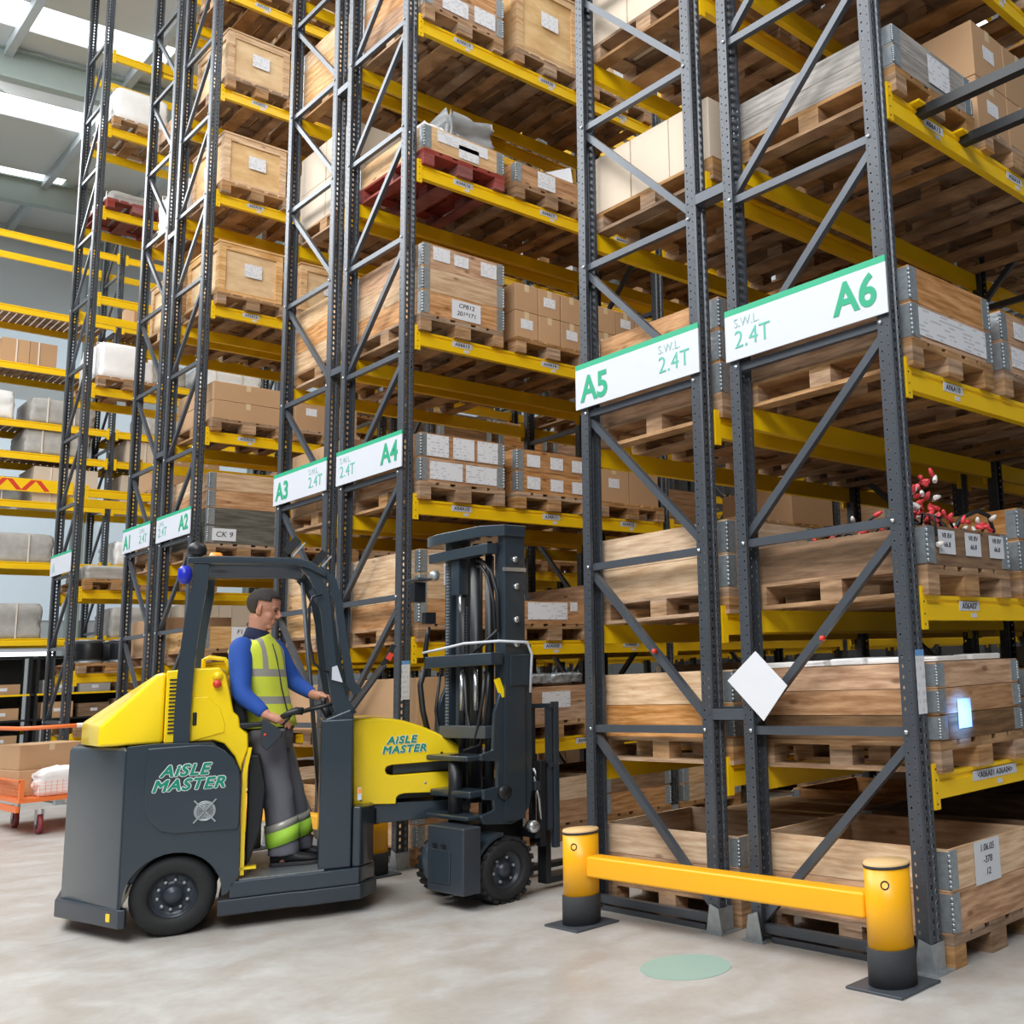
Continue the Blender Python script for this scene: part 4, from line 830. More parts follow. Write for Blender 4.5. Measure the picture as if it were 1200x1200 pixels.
MB().xz([(-.175, 1.2), (-.175, 1.28), (-.152, 1.28), (-.152, 1.2)], .058, .07).build('flap_slot', 'black', TR, bevel=.008)
MB().lathe([(.024, .035), (.024, .058), (.012, .07)], (-.05, 0, 1.445), 1, 16).build('emergency_stop', 'red', TR)
MB().lathe([(.03, .062), (.03, .07)], (-.05, 0, 1.49), 1, 16).build('round_sticker', 'ty', TR)
MB().tube([(-.14, .3, 1.545), (-.14, .3, 1.6), (-.11, .3, 1.615), (-.02, .3, 1.6), (.0, .3, 1.57), (.0, .3, 1.5)], .013, 8).build('grab_handle', 'ty', TR)
MB().xz([(.112, .3), (.108, .9), (.135, 1.05), (.155, 1.05), (.132, .9), (.134, .3)], .03, .06).build('door_edge_strip', 'ty', TR)
MB().xz([(.10, .33), (.10, .345), (.2, .345), (.2, .33)], .03, .09).build('strip_foot', 'ty', TR)
MB().xz([(.137, .34), (.137, 1.0), (.2, 1.0), (.24, .8), (.22, .55), (.16, .36)], .1, 1.05).build('back_pad', 'black', TR, bevel=.02)
MB().xz([(.02, 1.15), (.05, 1.5), (.09, 1.5), (.13, 1.16)], .2, .9).build('back_rest', 'black', TR, bevel=.02)
MB().xz([(.06, 1.16), (.06, 1.2), (.21, 1.2), (.21, 1.17)], .08, .12).build('armrest', 'black', TR, bevel=.01)
MB().xz([(.20, 1.06), (.205, 1.215), (.22, 1.22), (.325, 1.13), (.315, 1.10), (.235, 1.02)], .05, .13).build('armrest_console', 'chassis', TR, bevel=.015)
MB().lathe([(.009, -.004), (.009, .0)], (.225, .05, 1.12), 1, 8).build('red_button', 'red', TR)
MB().tube([(.32, .09, 1.17), (.37, .09, 1.23)], .008, 8).build('lever_stem', 'black', TR)
MB().tube([(.30, .09, 1.21), (.36, .09, 1.245), (.40, .09, 1.255), (.44, .09, 1.25)], [.018, .02, .026, .024], 10).build('control_lever', 'black', TR)
# lettering and the round grille
def logo(par, x, z, y, s, sh=.28):
    for tx, dz, dx in (('AiSLE', 0, .045*s/.1), ('MASTER', -.092*s/.1, 0)):
        if par is not None:
            text(tx, 'logo_outline', 'logow', TR, (x+dx, y, z+dz), s, '-Y', fat=.0085*s/.1, shear=sh, ext=.0004, spacing=1.14, sx=1.06)
            text(tx, 'logo_lettering', 'logo', TR, (x+dx, y-.0018, z+dz), s, '-Y', fat=.0042*s/.1, shear=sh, ext=.0004, spacing=1.14, sx=1.06)
logo(TR, -.365, .915, -.0155, .09)
mb = MB()
for q in range(5): R_ = .014+.011*q; mb.lathe([(R_-.004, -.005), (R_, -.007), (R_, .0), (R_-.004, 0)], (-.085, -.014, .70), 1, 24)
for sg in (1, -1): mb.bar((-.085-.058, -.022, .70-.065*sg), (-.085+.058, -.022, .70+.065*sg), .006, .008)
mb.build('round_grille', 'galv', TR)
# wheels
def wheel(par, c, r, wdt, rim, side=-1, lugs=False, mt='rubber', studs=10, name='wheel'):
    w_ = empty(name, c); w_.parent = par; s = side
    prof = [(rim, -wdt/2+.012), (rim+.012, -wdt/2), (r-.03, -wdt/2), (r-.006, -wdt/2+.02), (r, -wdt/2+.045), (r, wdt/2-.045), (r-.006, wdt/2-.02), (r-.03, wdt/2), (rim+.012, wdt/2), (rim, wdt/2-.012)]
    mb = MB(); n = 48; vs = []
    for rad, h in prof:
        for k in range(n): vs.append((rad*cos(2*pi*k/n), h, rad*sin(2*pi*k/n)))
    m_ = len(prof); mb.add(vs, [(i*n+k, i*n+(k+1) % n, ((i+1) % m_)*n+(k+1) % n, ((i+1) % m_)*n+k) for i in range(m_) for k in range(n)], True)
    t_ = mb.build('tyre', mt, w_)
    if lugs:
        mb = MB()
        for k in range(22):
            a = 2*pi*k/22; d = Vector((cos(a), 0, sin(a))); mb.bar(d*(r-.004)+Vector((0, -wdt/2+.004, 0)), d*(r-.004)+Vector((0, wdt/2-.004, 0)), .02, .03, d)
        mb.build('tread_blocks', mt, t_)
    y0 = s*(wdt/2-.02)
    MB().lathe([(.001, s*.03-s*.0), (rim*.38, s*.03), (rim*.4, 0), (rim*.62, -s*.012), (rim*.95, -s*.012), (rim*1.0, s*.012), (rim*1.02, s*.012), (rim*1.02, -s*(wdt-.04))], (0, y0-s*.03, 0), 1, 36).build('rim', 'chassis', w_)
    for k in range(studs): a = 2*pi*k/studs+.2; MB().lathe([(.011, 0), (.011, s*.016), (.006, s*.02)], (rim*.66*cos(a), y0-s*.042, rim*.66*sin(a)), 1, 8).build('wheel_nut', 'galv', w_)
    return w_
wheel(TR, (-.235, .125, .228), .227, .2, .125, -1)
wheel(TR, (-.235, 1.1, .228), .227, .2, .125, 1, studs=6)
# overhead guard
def ribbon(pts, wd, y0, y1): 
    L_ = []; R2_ = []
    for i, (x, z) in enumerate(pts):
        a = pts[max(0, i-1)]; b = pts[min(len(pts)-1, i+1)]; dx, dz = b[0]-a[0], b[1]-a[1]; l_ = math.hypot(dx, dz); w_ = wd[i] if isinstance(wd, list) else wd
        L_.append((x-dz/l_*w_/2, z+dx/l_*w_/2)); R2_.append((x+dz/l_*w_/2, z-dx/l_*w_/2))
    mb = MB()
    for i in range(len(pts)-1): mb.xz([L_[i], L_[i+1], R2_[i+1], R2_[i]], y0, y1)
    return mb
rear_post = [(-.228, 1.1), (-.228, 1.3), (-.222, 1.5), (-.21, 1.7), (-.19, 1.9), (-.168, 2.05), (-.165, 2.18)]
for y in (.03, 1.0): ribbon(rear_post, .085, y, y+.05).build('rear_post', 'navy', TR)
for y in (.06, .97):
    ribbon([(.42, 2.18), (.48, 2.12), (.535, 2.0), (.56, 1.85), (.575, 1.7), (.60, 1.5), (.645, 1.32), (.70, 1.2)], [.06, .07, .07, .06, .06, .06, .09, .12], y, y+.05).build('front_post', 'navy', TR)
    ribbon([(.50, 2.16), (.59, 2.08), (.63, 1.95), (.665, 1.7), (.715, 1.42), (.76, 1.35)], [.05, .05, .045, .045, .05, .06], y+.005, y+.045).build('front_strut', 'navy', TR)
mb = MB(); mb.xz([(-.24, 2.185), (-.235, 2.225), (-.1, 2.235), (.38, 2.225), (.47, 2.195), (.55, 2.13), (.55, 2.1), (.46, 2.15), (.37, 2.185)], .03, .08); mb.xz([(-.24, 2.185), (-.235, 2.225), (-.1, 2.235), (.38, 2.225), (.47, 2.195), (.55, 2.13), (.55, 2.1), (.46, 2.15), (.37, 2.185)], 1.0, 1.05)
mb.box(-.24, -.18, .08, 1.0, 2.185, 2.225); mb.box(.42, .47, .08, 1.0, 2.17, 2.2); mb.build('guard_frame', 'navy', TR, bevel=.006)
for q in range(9): MB().bar((-.18, .16+q*.095, 2.2), (.42, .16+q*.095, 2.19), .014, .035).build('guard_bar', 'chassis', TR)
MB().lathe([(.03, 0), (.05, .01), (.055, .04), (.045, .07), (.02, .085)], (-.19, .06, 2.235), 2, 16).build('camera_dome', 'black', TR)
MB().lathe([(.045, 0), (.045, .035), (.03, .06)], (-.1, .4, 2.235), 2, 16).build('orange_beacon', 'beacon', TR)
MB().lathe([(.02, 0), (.038, -.02), (.04, -.07), (.025, -.11)], (-.25, .03, 2.17), 2, 16).build('blue_lamp', 'blue', TR)
for x, y, z in ((.33, .12, 2.235), (.50, .3, 2.17)):
    r2 = empty('work_light', (x, y, z)); r2.parent = TR; MB().bar((-.0, 0, 0), (.0, 0, .05), .02, .02).build('lamp_stem', 'black', r2); MB().bar((-.02, 0, .03), (.05, 0, .12), .1, .05).build('lamp_body', 'black', r2)
    MB().bar((-.045+.045, -.0, .015), (.07, 0, .105), .09, .01).build('lamp_lens', 'galv', r2, (.02, 0, -.012))
MB().bar((.49, .1, 2.04), (.56, .1, 1.93), .01, .1).build('mirror', 'chassis', TR)
MB().tube([(.53, .03, 1.99), (.47, .02, 1.97), (.455, .02, 1.9), (.46, .02, 1.7), (.49, .02, 1.55), (.54, .03, 1.5), (.58, .05, 1.49)], .008, 8).build('grab_rail', 'black', TR)
MB().xz([(.60, 1.52), (.63, 1.53), (.665, 1.42), (.6, 1.44)], .045, .058).build('white_bracket', 'white', TR)
# steering console, wheel, front column and dark screen
MB().prism([(.545, .03), (.735, .015), (.745, .19), (.745, .55), (.56, .55)], 2, .273, 1.19).build('front_column', 'navy', TR, bevel=.012)
MB().prism([(.74, .017), (.785, .0), (.875, .13), (.875, .5), (.82, .56), (.747, .56)], 2, .273, .64).build('column_foot', 'navy', TR, bevel=.012)
MB().xz([(.53, 1.14), (.56, 1.19), (.72, 1.25), (.74, 1.19)], .05, .55).build('console_top', 'navy', TR, bevel=.01)
mb = MB(); c = Vector((.56, .28, 1.275)); nn = 24; ex = Vector((.97, 0, .25)).normalized(); ey = Vector((0, 1, 0))
mb.tube([c+(ex*cos(2*pi*k/nn)+ey*sin(2*pi*k/nn))*.13 for k in range(nn+1)], .013, 8); mb.bar(c-ex*.12, c+ex*.12, .03, .012); mb.build('steering_wheel', 'black', TR)
MB().tube([c, c+Vector((.06, 0, -.1))], .025, 10).build('steering_column', 'black', TR)
MB().tube([c+ex*.0+ey*-.12, c+ey*-.12+Vector((0, 0, .05))], [.014, .02], 10).build('steering_knob', 'black', TR)
MB().bar((.72, .3, 1.22), (.93, .3, 1.52), .5, .012).build('front_screen', 'black', TR)
MB().bar((.93, .3, 1.52), (1.0, .3, 1.66), .04, .03).build('screen_arm', 'black', TR)
MB().bar((.96, .28, 1.56), (.985, .28, 1.60), .045, .035).build('red_marker', 'red', TR)
MB().tube([(.44, .98, 2.15), (.62, .98, .3)], .016, 8).build('far_side_stay', 'steel', TR)
MB().xz([(-.012, -.038), (-.012, .038), (.012, .038), (.012, -.038)], -.001, .001).build('warning_sticker', 'white', TR, (.775, -.014, .72)); 
MB().box(-.01, .01, -.0015, .0, .0, .03).build('sticker_symbol', 'beacon', TR, (.775, -.0145, .722))
MB().xz([(-.02, -.05), (-.025, .05), (.02, .05), (.025, -.05)], -.002, .004).build('handhold', 'black', TR, (.885, .17, .55), rot=(0, 0, radians(60)), bevel=.012)
MB().tube([(.90, .22, .60), (.95, .22, .60), (.955, .22, .52), (.90, .22, .50)], .009, 8).build('grab_hook', 'black', TR)
# front housing: one yellow cover split by a slot, on the dark arm
cov = [(.745, 1.178), (.88, 1.182), (.98, 1.17), (1.07, 1.148), (1.17, 1.11), (1.27, 1.06), (1.37, 1.0), (1.44, .95), (1.462, .925), (1.468, .88), (1.43, .872), (1.25, .868), (.985, .868), (.955, .86), (.945, .838), (.955, .812), (.985, .80), (1.25, .798), (1.462, .795), (1.47, .785), (1.47, .68), (1.455, .665), (1.25, .668), (1.07, .678), (1.035, .672), (1.018, .655), (1.015, .615), (.755, .635)]
def cover():
    mb = MB(); n_ = len(cov); rings = []
    for y, sc in ((.185, 0), (.2, 1), (.86, 1), (.875, 0)):
        rings.append([(x if sc else x-.004*(x > 1.3), y, z-(0 if sc else .012*(z > .9))) for x, z in cov])
    vs = [v for r_ in rings for v in r_]
    mb.add(vs, [(i*n_+k, i*n_+(k+1) % n_, (i+1)*n_+(k+1) % n_, (i+1)*n_+k) for i in range(3) for k in range(n_)]+[tuple(range(n_))[::-1], tuple(range(3*n_, 4*n_))]); return mb
cv = cover().build('front_cover', 'ty', TR, bevel=.008)
logo(TR, .925, 1.005, .1815, .066, .2)
for x, z in ((.80, .66), (1.2, .735)): MB().lathe([(.008, -.004), (.008, .002)], (x, .186, z), 1, 8).build('cover_bolt', 'galv', TR)
MB().xz([(.74, .545), (.74, .635), (1.5, .60), (1.5, .53), (1.2, .50), (.9, .50)], .2, .86).build('front_arm', 'navy', TR, bevel=.01)
MB().box(.98, 1.5, .26, .8, .64, .67).build('arm_core', 'black', TR); MB().box(1.0, 1.55, .24, .82, .805, .862).build('pivot_plate', 'chassis', TR)
for x in (1.40, 1.44):
    for z in (.555, .58): MB().lathe([(.009, -.008), (.009, .0)], (x, .2, z), 1, 8).build('arm_bolt', 'chrome', TR)
# front unit (straight ahead into the aisle, turned against the rear body)
FU = empty('front_unit', (1.604, -.354, 0), H); FU.parent = TR
def F(mb, name, mt, bevel=0, **k):
    o = mb.build(name, mt, FU, bevel=bevel, **k); return o
F(MB().box(-.30, -.17, -.02, .40, .10, .50), 'drive_housing', 'chassis', .012)
F(MB().box(-.308, -.3, .12, .34, .16, .36), 'housing_cover', 'navy', .004)
for y in (.17, .27): F(MB().box(-.311, -.307, y, y+.05, .375, .395), 'cover_slot', 'black')
F(MB().box(-.17, .3, .22, .52, .12, .48), 'axle_housing', 'black')
fender = MB(); mb = fender
for i in range(10):
    a0, a1 = radians(95+i*10), radians(105+i*10); R0, R1 = .215, .235
    mb.xz([(.02+R0*cos(a0), .2+R0*sin(a0)), (.02+R1*cos(a0), .2+R1*sin(a0)), (.02+R1*cos(a1), .2+R1*sin(a1)), (.02+R0*cos(a1), .2+R0*sin(a1))], .0, .21)
F(mb, 'near_mudguard', 'navy')
F(MB().lathe([(.001, .5), (.16, .5), (.175, .48), (.175, .44)], (-.12, 0, .27), 1, 28), 'far_mudguard', 'navy')
wheel(FU, (.035, .12, .2), .198, .24, .115, -1, lugs=True, studs=6)
wheel(FU, (.02, .66, .192), .19, .2, .105, 1, lugs=True, studs=6)
sp = [(-.15, .55), (-.13, .50), (.08, .475), (.16, .50), (.215, .57), (.238, .68), (.24, 1.5), (.235, 1.62), (.09, 1.62), (.07, 1.45), (-.01, 1.3), (-.05, 1.18), (-.06, .95), (-.145, .93), (-.145, .89), (-.03, .88), (-.03, .72), (-.13, .71), (-.13, .65), (-.06, .64), (-.05, .58)]
F(MB().xz(sp, .02, .05), 'mast_side_plate', 'navy', .006); F(MB().xz(sp, .72, .75), 'mast_side_plate', 'navy', .006)
F(MB().box(-.2, -.04, .1, .6, .52, .55), 'swivel_plate', 'navy', .01); F(MB().box(-.17, -.02, .12, .6, .655, .70), 'swivel_plate', 'navy', .01); F(MB().box(-.19, -.02, .12, .62, .885, .92), 'swivel_plate', 'navy', .01)
F(MB().lathe([(.045, .5), (.045, .92)], (-.13, .35, 0), 2, 20), 'pivot_pin', 'black')
F(MB().lathe([(.045, -.02), (.05, .0), (.02, .006)], (.02, .018, .68), 1, 20), 'tilt_pin', 'black')
for y in (0.0, .66):
    F(MB().box(.02, .17, y, y+.02, .5, 2.36).box(.02, .035, y+.0201, y+.08, .5, 2.36).box(.155, .17, y+.0201, y+.08, .5, 2.36), 'outer_mast_rail', 'navy')
for y in (.09, .57): F(MB().box(.04, .15, y, y+.015, .6, 2.3).box(.04, .055, y+.0151, y+.06, .6, 2.3).box(.135, .15, y+.0151, y+.06, .6, 2.3), 'inner_mast_rail', 'steel')
def chev(z0, z1, x0=.0): return MB().prism([(x0-.0, -.02), (x0-.1, .12), (x0-.12, .64), (x0-.08, .82), (x0+.06, .82), (x0+.17, .78), (x0+.17, -.02)], 2, z0, z1)
F(chev(2.335, 2.41), 'top_crosshead', 'navy', .006); F(MB().box(-.08, .0, .06, .80, 2.22, 2.29), 'upper_cross_member', 'navy', .006)
F(MB().box(-.09, .0, -.0, .82, 1.49, 1.57), 'middle_cross_member', 'navy', .006); F(MB().box(-.07, -.0, .1, .66, 1.02, 1.10), 'lower_cross_member', 'steel', .004)
for y, r_ in ((.2, .03), (.52, .03), (.36, .042)): F(MB().lathe([(r_, .6), (r_, 2.22), (r_*.6, 2.225), (r_*.6, 2.32)], (.03, y, 0), 2, 16), 'lift_cylinder', 'black')
for y in (.27, .44): F(MB().lathe([(.014, 1.2), (.014, 1.47)], (-.03, y, 0), 2, 12), 'piston_rod', 'chrome')
mb = MB()
for q in range(60): mb.box(-.02, -.005, .645, .665, .9+q*.022, .914+q*.022)
F(mb, 'lift_chain', 'galv')
mb = MB()
for q in range(40): mb.box(-.01, .0, .41, .428, 1.1+q*.02, 1.113+q*.02)
F(mb, 'lift_chain', 'chassis')
F(MB().xz([(-.04, 2.22), (-.04, 1.98), (.04, 1.98), (.04, 2.22)], .47, .57), 'chain_bracket', 'navy', .006)
F(MB().tube([(-.02, .48, 1.98), (-.02, .48, 1.9), (-.02, .48, 1.86)], [.008, .014, .006], 8), 'chain_anchor', 'chrome')
for q, pts in enumerate([[(.0, .3, 2.2), (-.02, .2, 2.18), (-.02, .1, 2.1), (0, .06, 1.95), (.0, .05, 1.7)], [(.0, .3, 2.16), (-.02, .22, 2.15), (-.03, .13, 2.07), (-.01, .09, 1.9), (.0, .08, 1.65)], [(-.02, .12, 1.5), (-.05, .1, 1.3), (-.05, .14, 1.12), (-.04, .2, .98), (-.1, .3, .94)], [(-.03, .16, 1.45), (-.06, .14, 1.28), (-.07, .18, 1.1), (-.06, .24, .97)], [(-.04, .7, 1.45), (-.06, .72, 1.2), (-.05, .68, 1.0), (-.08, .6, .9)], [(.0, .05, 1.72), (-.03, .2, 1.62), (-.03, .3, 1.58)], [(-.03, .4, 1.45), (-.05, .35, 1.2), (-.05, .3, 1.05), (-.05, .22, 1.0)]]):
    o = F(MB().tube(pts, .011 if q else .013, 8), 'hydraulic_hose', 'cable')
F(MB().tube([(-.09, .84, 1.6), (-.1, .6, 1.615), (-.1, .3, 1.64), (-.05, -.03, 1.64), (.16, -.04, 1.63), (.2, -.035, 1.55), (.19, -.03, 1.3)], .009, 8), 'white_cable', 'white')
for z, dx in ((2.18, .14), (2.0, .15), (1.78, .15), (1.62, .15)): F(MB().lathe([(.02, -.02), (.02, .0), (.008, .003)], (dx-.05, 0, z), 1, 14), 'mast_roller_bolt', 'chrome'); 
F(MB().box(.0, .175, -.012, -.002, 2.10, 2.125), 'hose_clamp', 'chrome')
F(MB().box(.05, .2, -.012, .0, 1.35, 1.55), 'end_plate', 'navy', .004)
F(MB().box(-.2, -.08, .72, .9, 2.10, 2.112), 'lamp_tray', 'steel'); F(MB().bar((-.15, .82, 2.09), (-.15, .82, 1.95), .07, .09), 'camera_box', 'black', .006)
F(MB().lathe([(.02, 0), (.035, .02), (.035, .05)], (-.12, .70, 2.13), 0, 14), 'round_lamp', 'galv'); F(MB().bar((-.06, .82, 1.8), (-.06, .82, 1.88), .05, .08), 'sensor', 'black')
F(MB().tube([(-.06, .83, 1.48), (-.07, .85, 1.6), (-.06, .84, 1.72), (-.05, .83, 1.78)], [.01, .018, .016, .01], 8), 'connector', 'black')
F(MB().tube([(-.06, .86, 1.5), (-.1, .86, 1.38), (-.1, .82, 1.2), (-.08, .78, 1.05)], .02, 8), 'side_hose', 'cable')
F(MB().bar((-.02, .04, 1.4), (.02, .03, 1.28), .03, .03), 'yellow_tag', 'ty')
F(MB().lathe([(.035, 0), (.04, .02), (.035, .07)], (.23, -.02, .44), 1, 18), 'side_lamp', 'chrome')
# carriage, backrest, forks
F(MB().box(.26, .30, .02, .76, .36, .42).box(.26, .30, .02, .76, .66, .72), 'fork_carriage', 'chassis', .004)
F(MB().box(.30, .345, .02, .07, .3, .85).box(.30, .345, .71, .76, .3, .85), 'carriage_plate', 'black', .004)
for y in (.03, .22, .4, .58, .73): F(MB().box(.36, .39, y-.02, y+.02, .40, 1.21), 'backrest_bar', 'chassis')
for z in (.80, 1.19): F(MB().box(.36, .39, .0, .76, z, z+.03), 'backrest_rail', 'chassis')
F(MB().box(.40, .44, -.0, .045, .28, 1.23), 'near_backrest_post', 'navy', .003)
for y in (.1, .56): F(MB().xz([(.40, .04), (.40, .78), (.44, .78), (.44, .085), (1.5, .06), (1.5, .04)], y, y+.1), 'fork', 'black', .004)
for pts in ([(.27, .05, .75), (.29, .02, .6), (.31, .03, .45)], [(.3, .1, .8), (.32, .06, .7), (.33, .05, .5)]): F(MB().tube(pts, .009, 8), 'carriage_hose', 'chrome')
# ------------------------------------------------------------------ the driver
PE = empty('person', (-3.92, -1.62, 0), pi/2-H)
tag(PE, 'man in blue top, hi-vis yellow vest and grey trousers standing on the forklift, looking down', 'person')
YA = radians(-32)                                     # the chest is turned a little out of the truck
fx, fy = cos(YA), sin(YA); lx, ly = -sin(YA), cos(YA)
Z0 = .284
def ell(c, rx, ry, rz, yaw=0, pitch=0, n=20):
    m_ = Matrix.Rotation(yaw, 3, 'Z') @ Matrix.Rotation(pitch, 3, 'Y'); vs = []; mb = MB()
    for i in range(1, n//2):
        ph = pi*i/(n//2)
        for k in range(n): a = 2*pi*k/n; vs.append(Vector(c)+m_ @ Vector((rx*sin(ph)*cos(a), ry*sin(ph)*sin(a), -rz*cos(ph))))
    m = n//2-1
    return vs, [(i*n+k, i*n+(k+1) % n, (i+1)*n+(k+1) % n, (i+1)*n+k) for i in range(m-1) for k in range(n)]+[tuple(range(n))[::-1], tuple((m-1)*n+k for k in range(n))]
HC = Vector((.195, .40, 1.915)); HY = radians(-18); HP = radians(14)
hm = Matrix.Rotation(HY, 3, 'Z') @ Matrix.Rotation(HP, 3, 'Y')
def hp(x, y, z): return HC + hm @ Vector((x, y, z))
J = dict(neck=(.16, .41, 1.76), chest=(.165, .42, 1.6), belly=(.2, .43, 1.35), pelvis=(.245, .44, 1.13),
 rs=(.065, .27, 1.665), re=(.085, .17, 1.375), rw=(.235, .10, 1.235), rh=(.30, .09, 1.205),
 ls=(.265, .57, 1.66), le=(.40, .60, 1.43), lw=(.515, .42, 1.345), lh=(.56, .36, 1.335),
 rhip=(.235, .35, 1.08), rk=(.315, .34, .74), ra=(.355, .34, .40), lhip=(.27, .53, 1.08), lk=(.38, .54, .75), la=(.44, .54, .40))
V = {k: Vector(v) for k, v in J.items()}
bm_ = MB()
def limb(ps, rs, n=14):
    bm_.tube(ps, rs, n)
    for p, r in zip(ps, rs): bm_.add(*ell(p, r*.98, r*.98, r*.98, n=12))
bm_.add(*ell(hp(-.008, 0, .045), .100, .077, .088, HY, HP)); bm_.add(*ell(hp(.022, 0, -.035), .066, .058, .082, HY, HP)); bm_.add(*ell(hp(.062, 0, -.098), .024, .03, .02, HY, HP))
bm_.add(*ell(hp(.07, 0, .028), .024, .052, .018, HY, HP)); bm_.add(*ell(hp(.048, .034, -.03), .03, .024, .03, HY, HP)); bm_.add(*ell(hp(.048, -.034, -.03), .03, .024, .03, HY, HP))
bm_.tube([hp(.085, 0, .025), hp(.104, 0, -.012), hp(.112, 0, -.024)], [.009, .012, .013], 10); bm_.add(*ell(hp(.1, 0, -.028), .014, .019, .01, HY, HP))
bm_.add(*ell(hp(.082, 0, -.058), .013, .026, .007, HY, HP)); bm_.add(*ell(hp(.08, 0, -.071), .012, .022, .007, HY, HP))
for s_ in (-1, 1): bm_.add(*ell(hp(-.008, .078*s_, .0), .019, .009, .034, HY+s_*.25, HP+.15)); bm_.add(*ell(hp(-.0, .073*s_, -.02), .012, .01, .015, HY, HP))
limb([hp(-.02, 0, -.05), V['neck'], V['chest']+Vector((0, 0, .08))], [.058, .06, .075])
limb([V['chest'], V['belly'], V['pelvis']], [.12, .115, .125])
limb([V['chest'], V['rs'], V['re'], V['rw']], [.08, .055, .042, .029]); limb([V['chest'], V['ls'], V['le'], V['lw']], [.08, .055, .042, .029])
for a, b, c in (('rhip', 'rk', 'ra'), ('lhip', 'lk', 'la')): limb([V['pelvis'], V[a], V[b], V[c], V[c]-Vector((0, 0, .07))], [.1, .085, .056, .04, .038])
def hand(w, h, dirs, thumb, side):
    """palm from wrist w to knuckles h, four bent fingers and a thumb leaving the palm's side"""
    d = (h-w).normalized(); bm_.tube([w, w+d*.03, h], [.026, .03, .03], 10); bm_.add(*ell(h, .03, .03, .022, n=10)); bm_.add(*ell((w+h)/2, .034, .032, .026, n=10))
    for i, ln in enumerate((.036, .041, .038, .03)):
        p = h+side*(.030-.019*i); a, b = dirs; q = p+a*ln*1.0; r_ = q+b*ln*.8; t_ = r_+(b*1.2-a*.5).normalized()*ln*.55
        bm_.tube([p-a*.01, p+a*.006, q, r_, t_], [.0098, .0098, .009, .0082, .0062], 8)
    p = w+d*.025+side*.03; bm_.tube([p, p+thumb*.03+d*.012, p+thumb*.048+d*.034, p+thumb*.046+d*.056], [.012, .0115, .0098, .0075], 8)
n_ = lambda *v: Vector(v).normalized()
hand(V['rw'], V['rh'], (n_(.85, .1, -.3), n_(.35, .45, -.85)), n_(.3, .7, .25), n_(.7, .5, -.2))
hand(V['lw'], V['lh'], (n_(.9, -.1, -.15), n_(.35, -.1, -.95)), n_(.3, -.6, -.2), n_(.1, -.9, .25))
bo = bm_.build('body', 'skin', PE)
rm = bo.modifiers.new('fuse', 'REMESH'); rm.mode = 'VOXEL'; rm.voxel_size = .0048; rm.use_smooth_shade = True
sm = bo.modifiers.new('smooth', 'SMOOTH'); sm.iterations = 3; sm.factor = .5
# eyes, brows, hair
for s_ in (-1, 1):
    mb = MB(); mb.add(*ell(hp(.0835, .031*s_, .008), .008, .012, .006, HY, HP, 12), True); mb.build('eye', 'ink', PE)
    MB().tube([hp(.084, .016*s_, .026), hp(.09, .03*s_, .032), hp(.077, .048*s_, .027)], [.003, .0045, .003], 6).build('eyebrow', 'hair', PE)
vs, fs = ell((0, 0, 0), 1, 1, 1, n=40); hv = []
for v in vs:
    q = Vector((v.x*.1045-.011, v.y*.082, v.z*.093+.048)); hv.append(q)
keep = [f for f in fs if all((hv[i].z > .062-.1*max(0, -hv[i].x-.0)-.0*hv[i].x+(.02 if hv[i].x > .05 else 0) or (hv[i].x < -.02 and hv[i].z > -.045)) and not (hv[i].x > .068 and hv[i].z < .088) for i in f)]
mb = MB(); mb.add([hp(*q) for q in hv], keep, True); o = mb.build('hair', 'hair', PE); sd = o.modifiers.new('t', 'SOLIDIFY'); sd.thickness = .006; sd.offset = 1
def sec(c, a, b, z, n=28, sq=.85, dz=0): 
    out = []
    for k in range(n):
        t_ = 2*pi*k/n; u = (abs(cos(t_))**sq)*(1 if cos(t_) > 0 else -1)*b; v = (abs(sin(t_))**sq)*(1 if sin(t_) > 0 else -1)*a
        out.append((c[0]+fx*u+lx*v, c[1]+fy*u+ly*v, z+dz*abs(v)/a))
    return out
C = [(.25, .44, 1.155, .19, .135), (.247, .44, 1.2, .186, .132), (.225, .44, 1.3, .172, .124), (.20, .43, 1.4, .176, .126), (.18, .42, 1.5, .184, .13), (.165, .42, 1.6, .2, .126), (.158, .415, 1.665, .222, .112), (.155, .415, 1.71, .212, .1), (.155, .41, 1.745, .15, .085), (.158, .41, 1.76, .1, .078)]
vm = mat('hi_vis_vest', '#e8f850', .6, 0, .1, 9, bump=.2)
# silver bands sewn round the vest and over the shoulders
t = vm.node_tree; p = t.nodes['Principled BSDF']; tc = N(t, 'ShaderNodeTexCoord'); se = N(t, 'ShaderNodeSeparateXYZ'); L(t, tc.outputs['Object'], se.inputs[0])
def band(v, c, h): return math_(t, 'LESS_THAN', math_(t, 'ABSOLUTE', math_(t, 'SUBTRACT', v, c)), h)
u = math_(t, 'ADD', math_(t, 'MULTIPLY', math_(t, 'SUBTRACT', se.outputs[0], .17), lx), math_(t, 'MULTIPLY', math_(t, 'SUBTRACT', se.outputs[1], .42), ly))
zt = math_(t, 'ADD', se.outputs[2], math_(t, 'MULTIPLY', se.outputs[0], .05))
k = math_(t, 'MAXIMUM', math_(t, 'MAXIMUM', band(zt, 1.515, .024), band(zt, 1.34, .024)), math_(t, 'MULTIPLY', band(math_(t, 'ABSOLUTE', u), .105, .02), math_(t, 'GREATER_THAN', zt, 1.515)))
src = p.inputs['Base Color'].links[0].from_socket; mx = N(t, 'ShaderNodeMix', data_type='RGBA'); L(t, k, mx.inputs[0]); L(t, src, mx.inputs[6]); mx.inputs[7].default_value = srgb('#a9a89f'); L(t, mx.outputs[2], p.inputs['Base Color'])
M['vest'] = vm
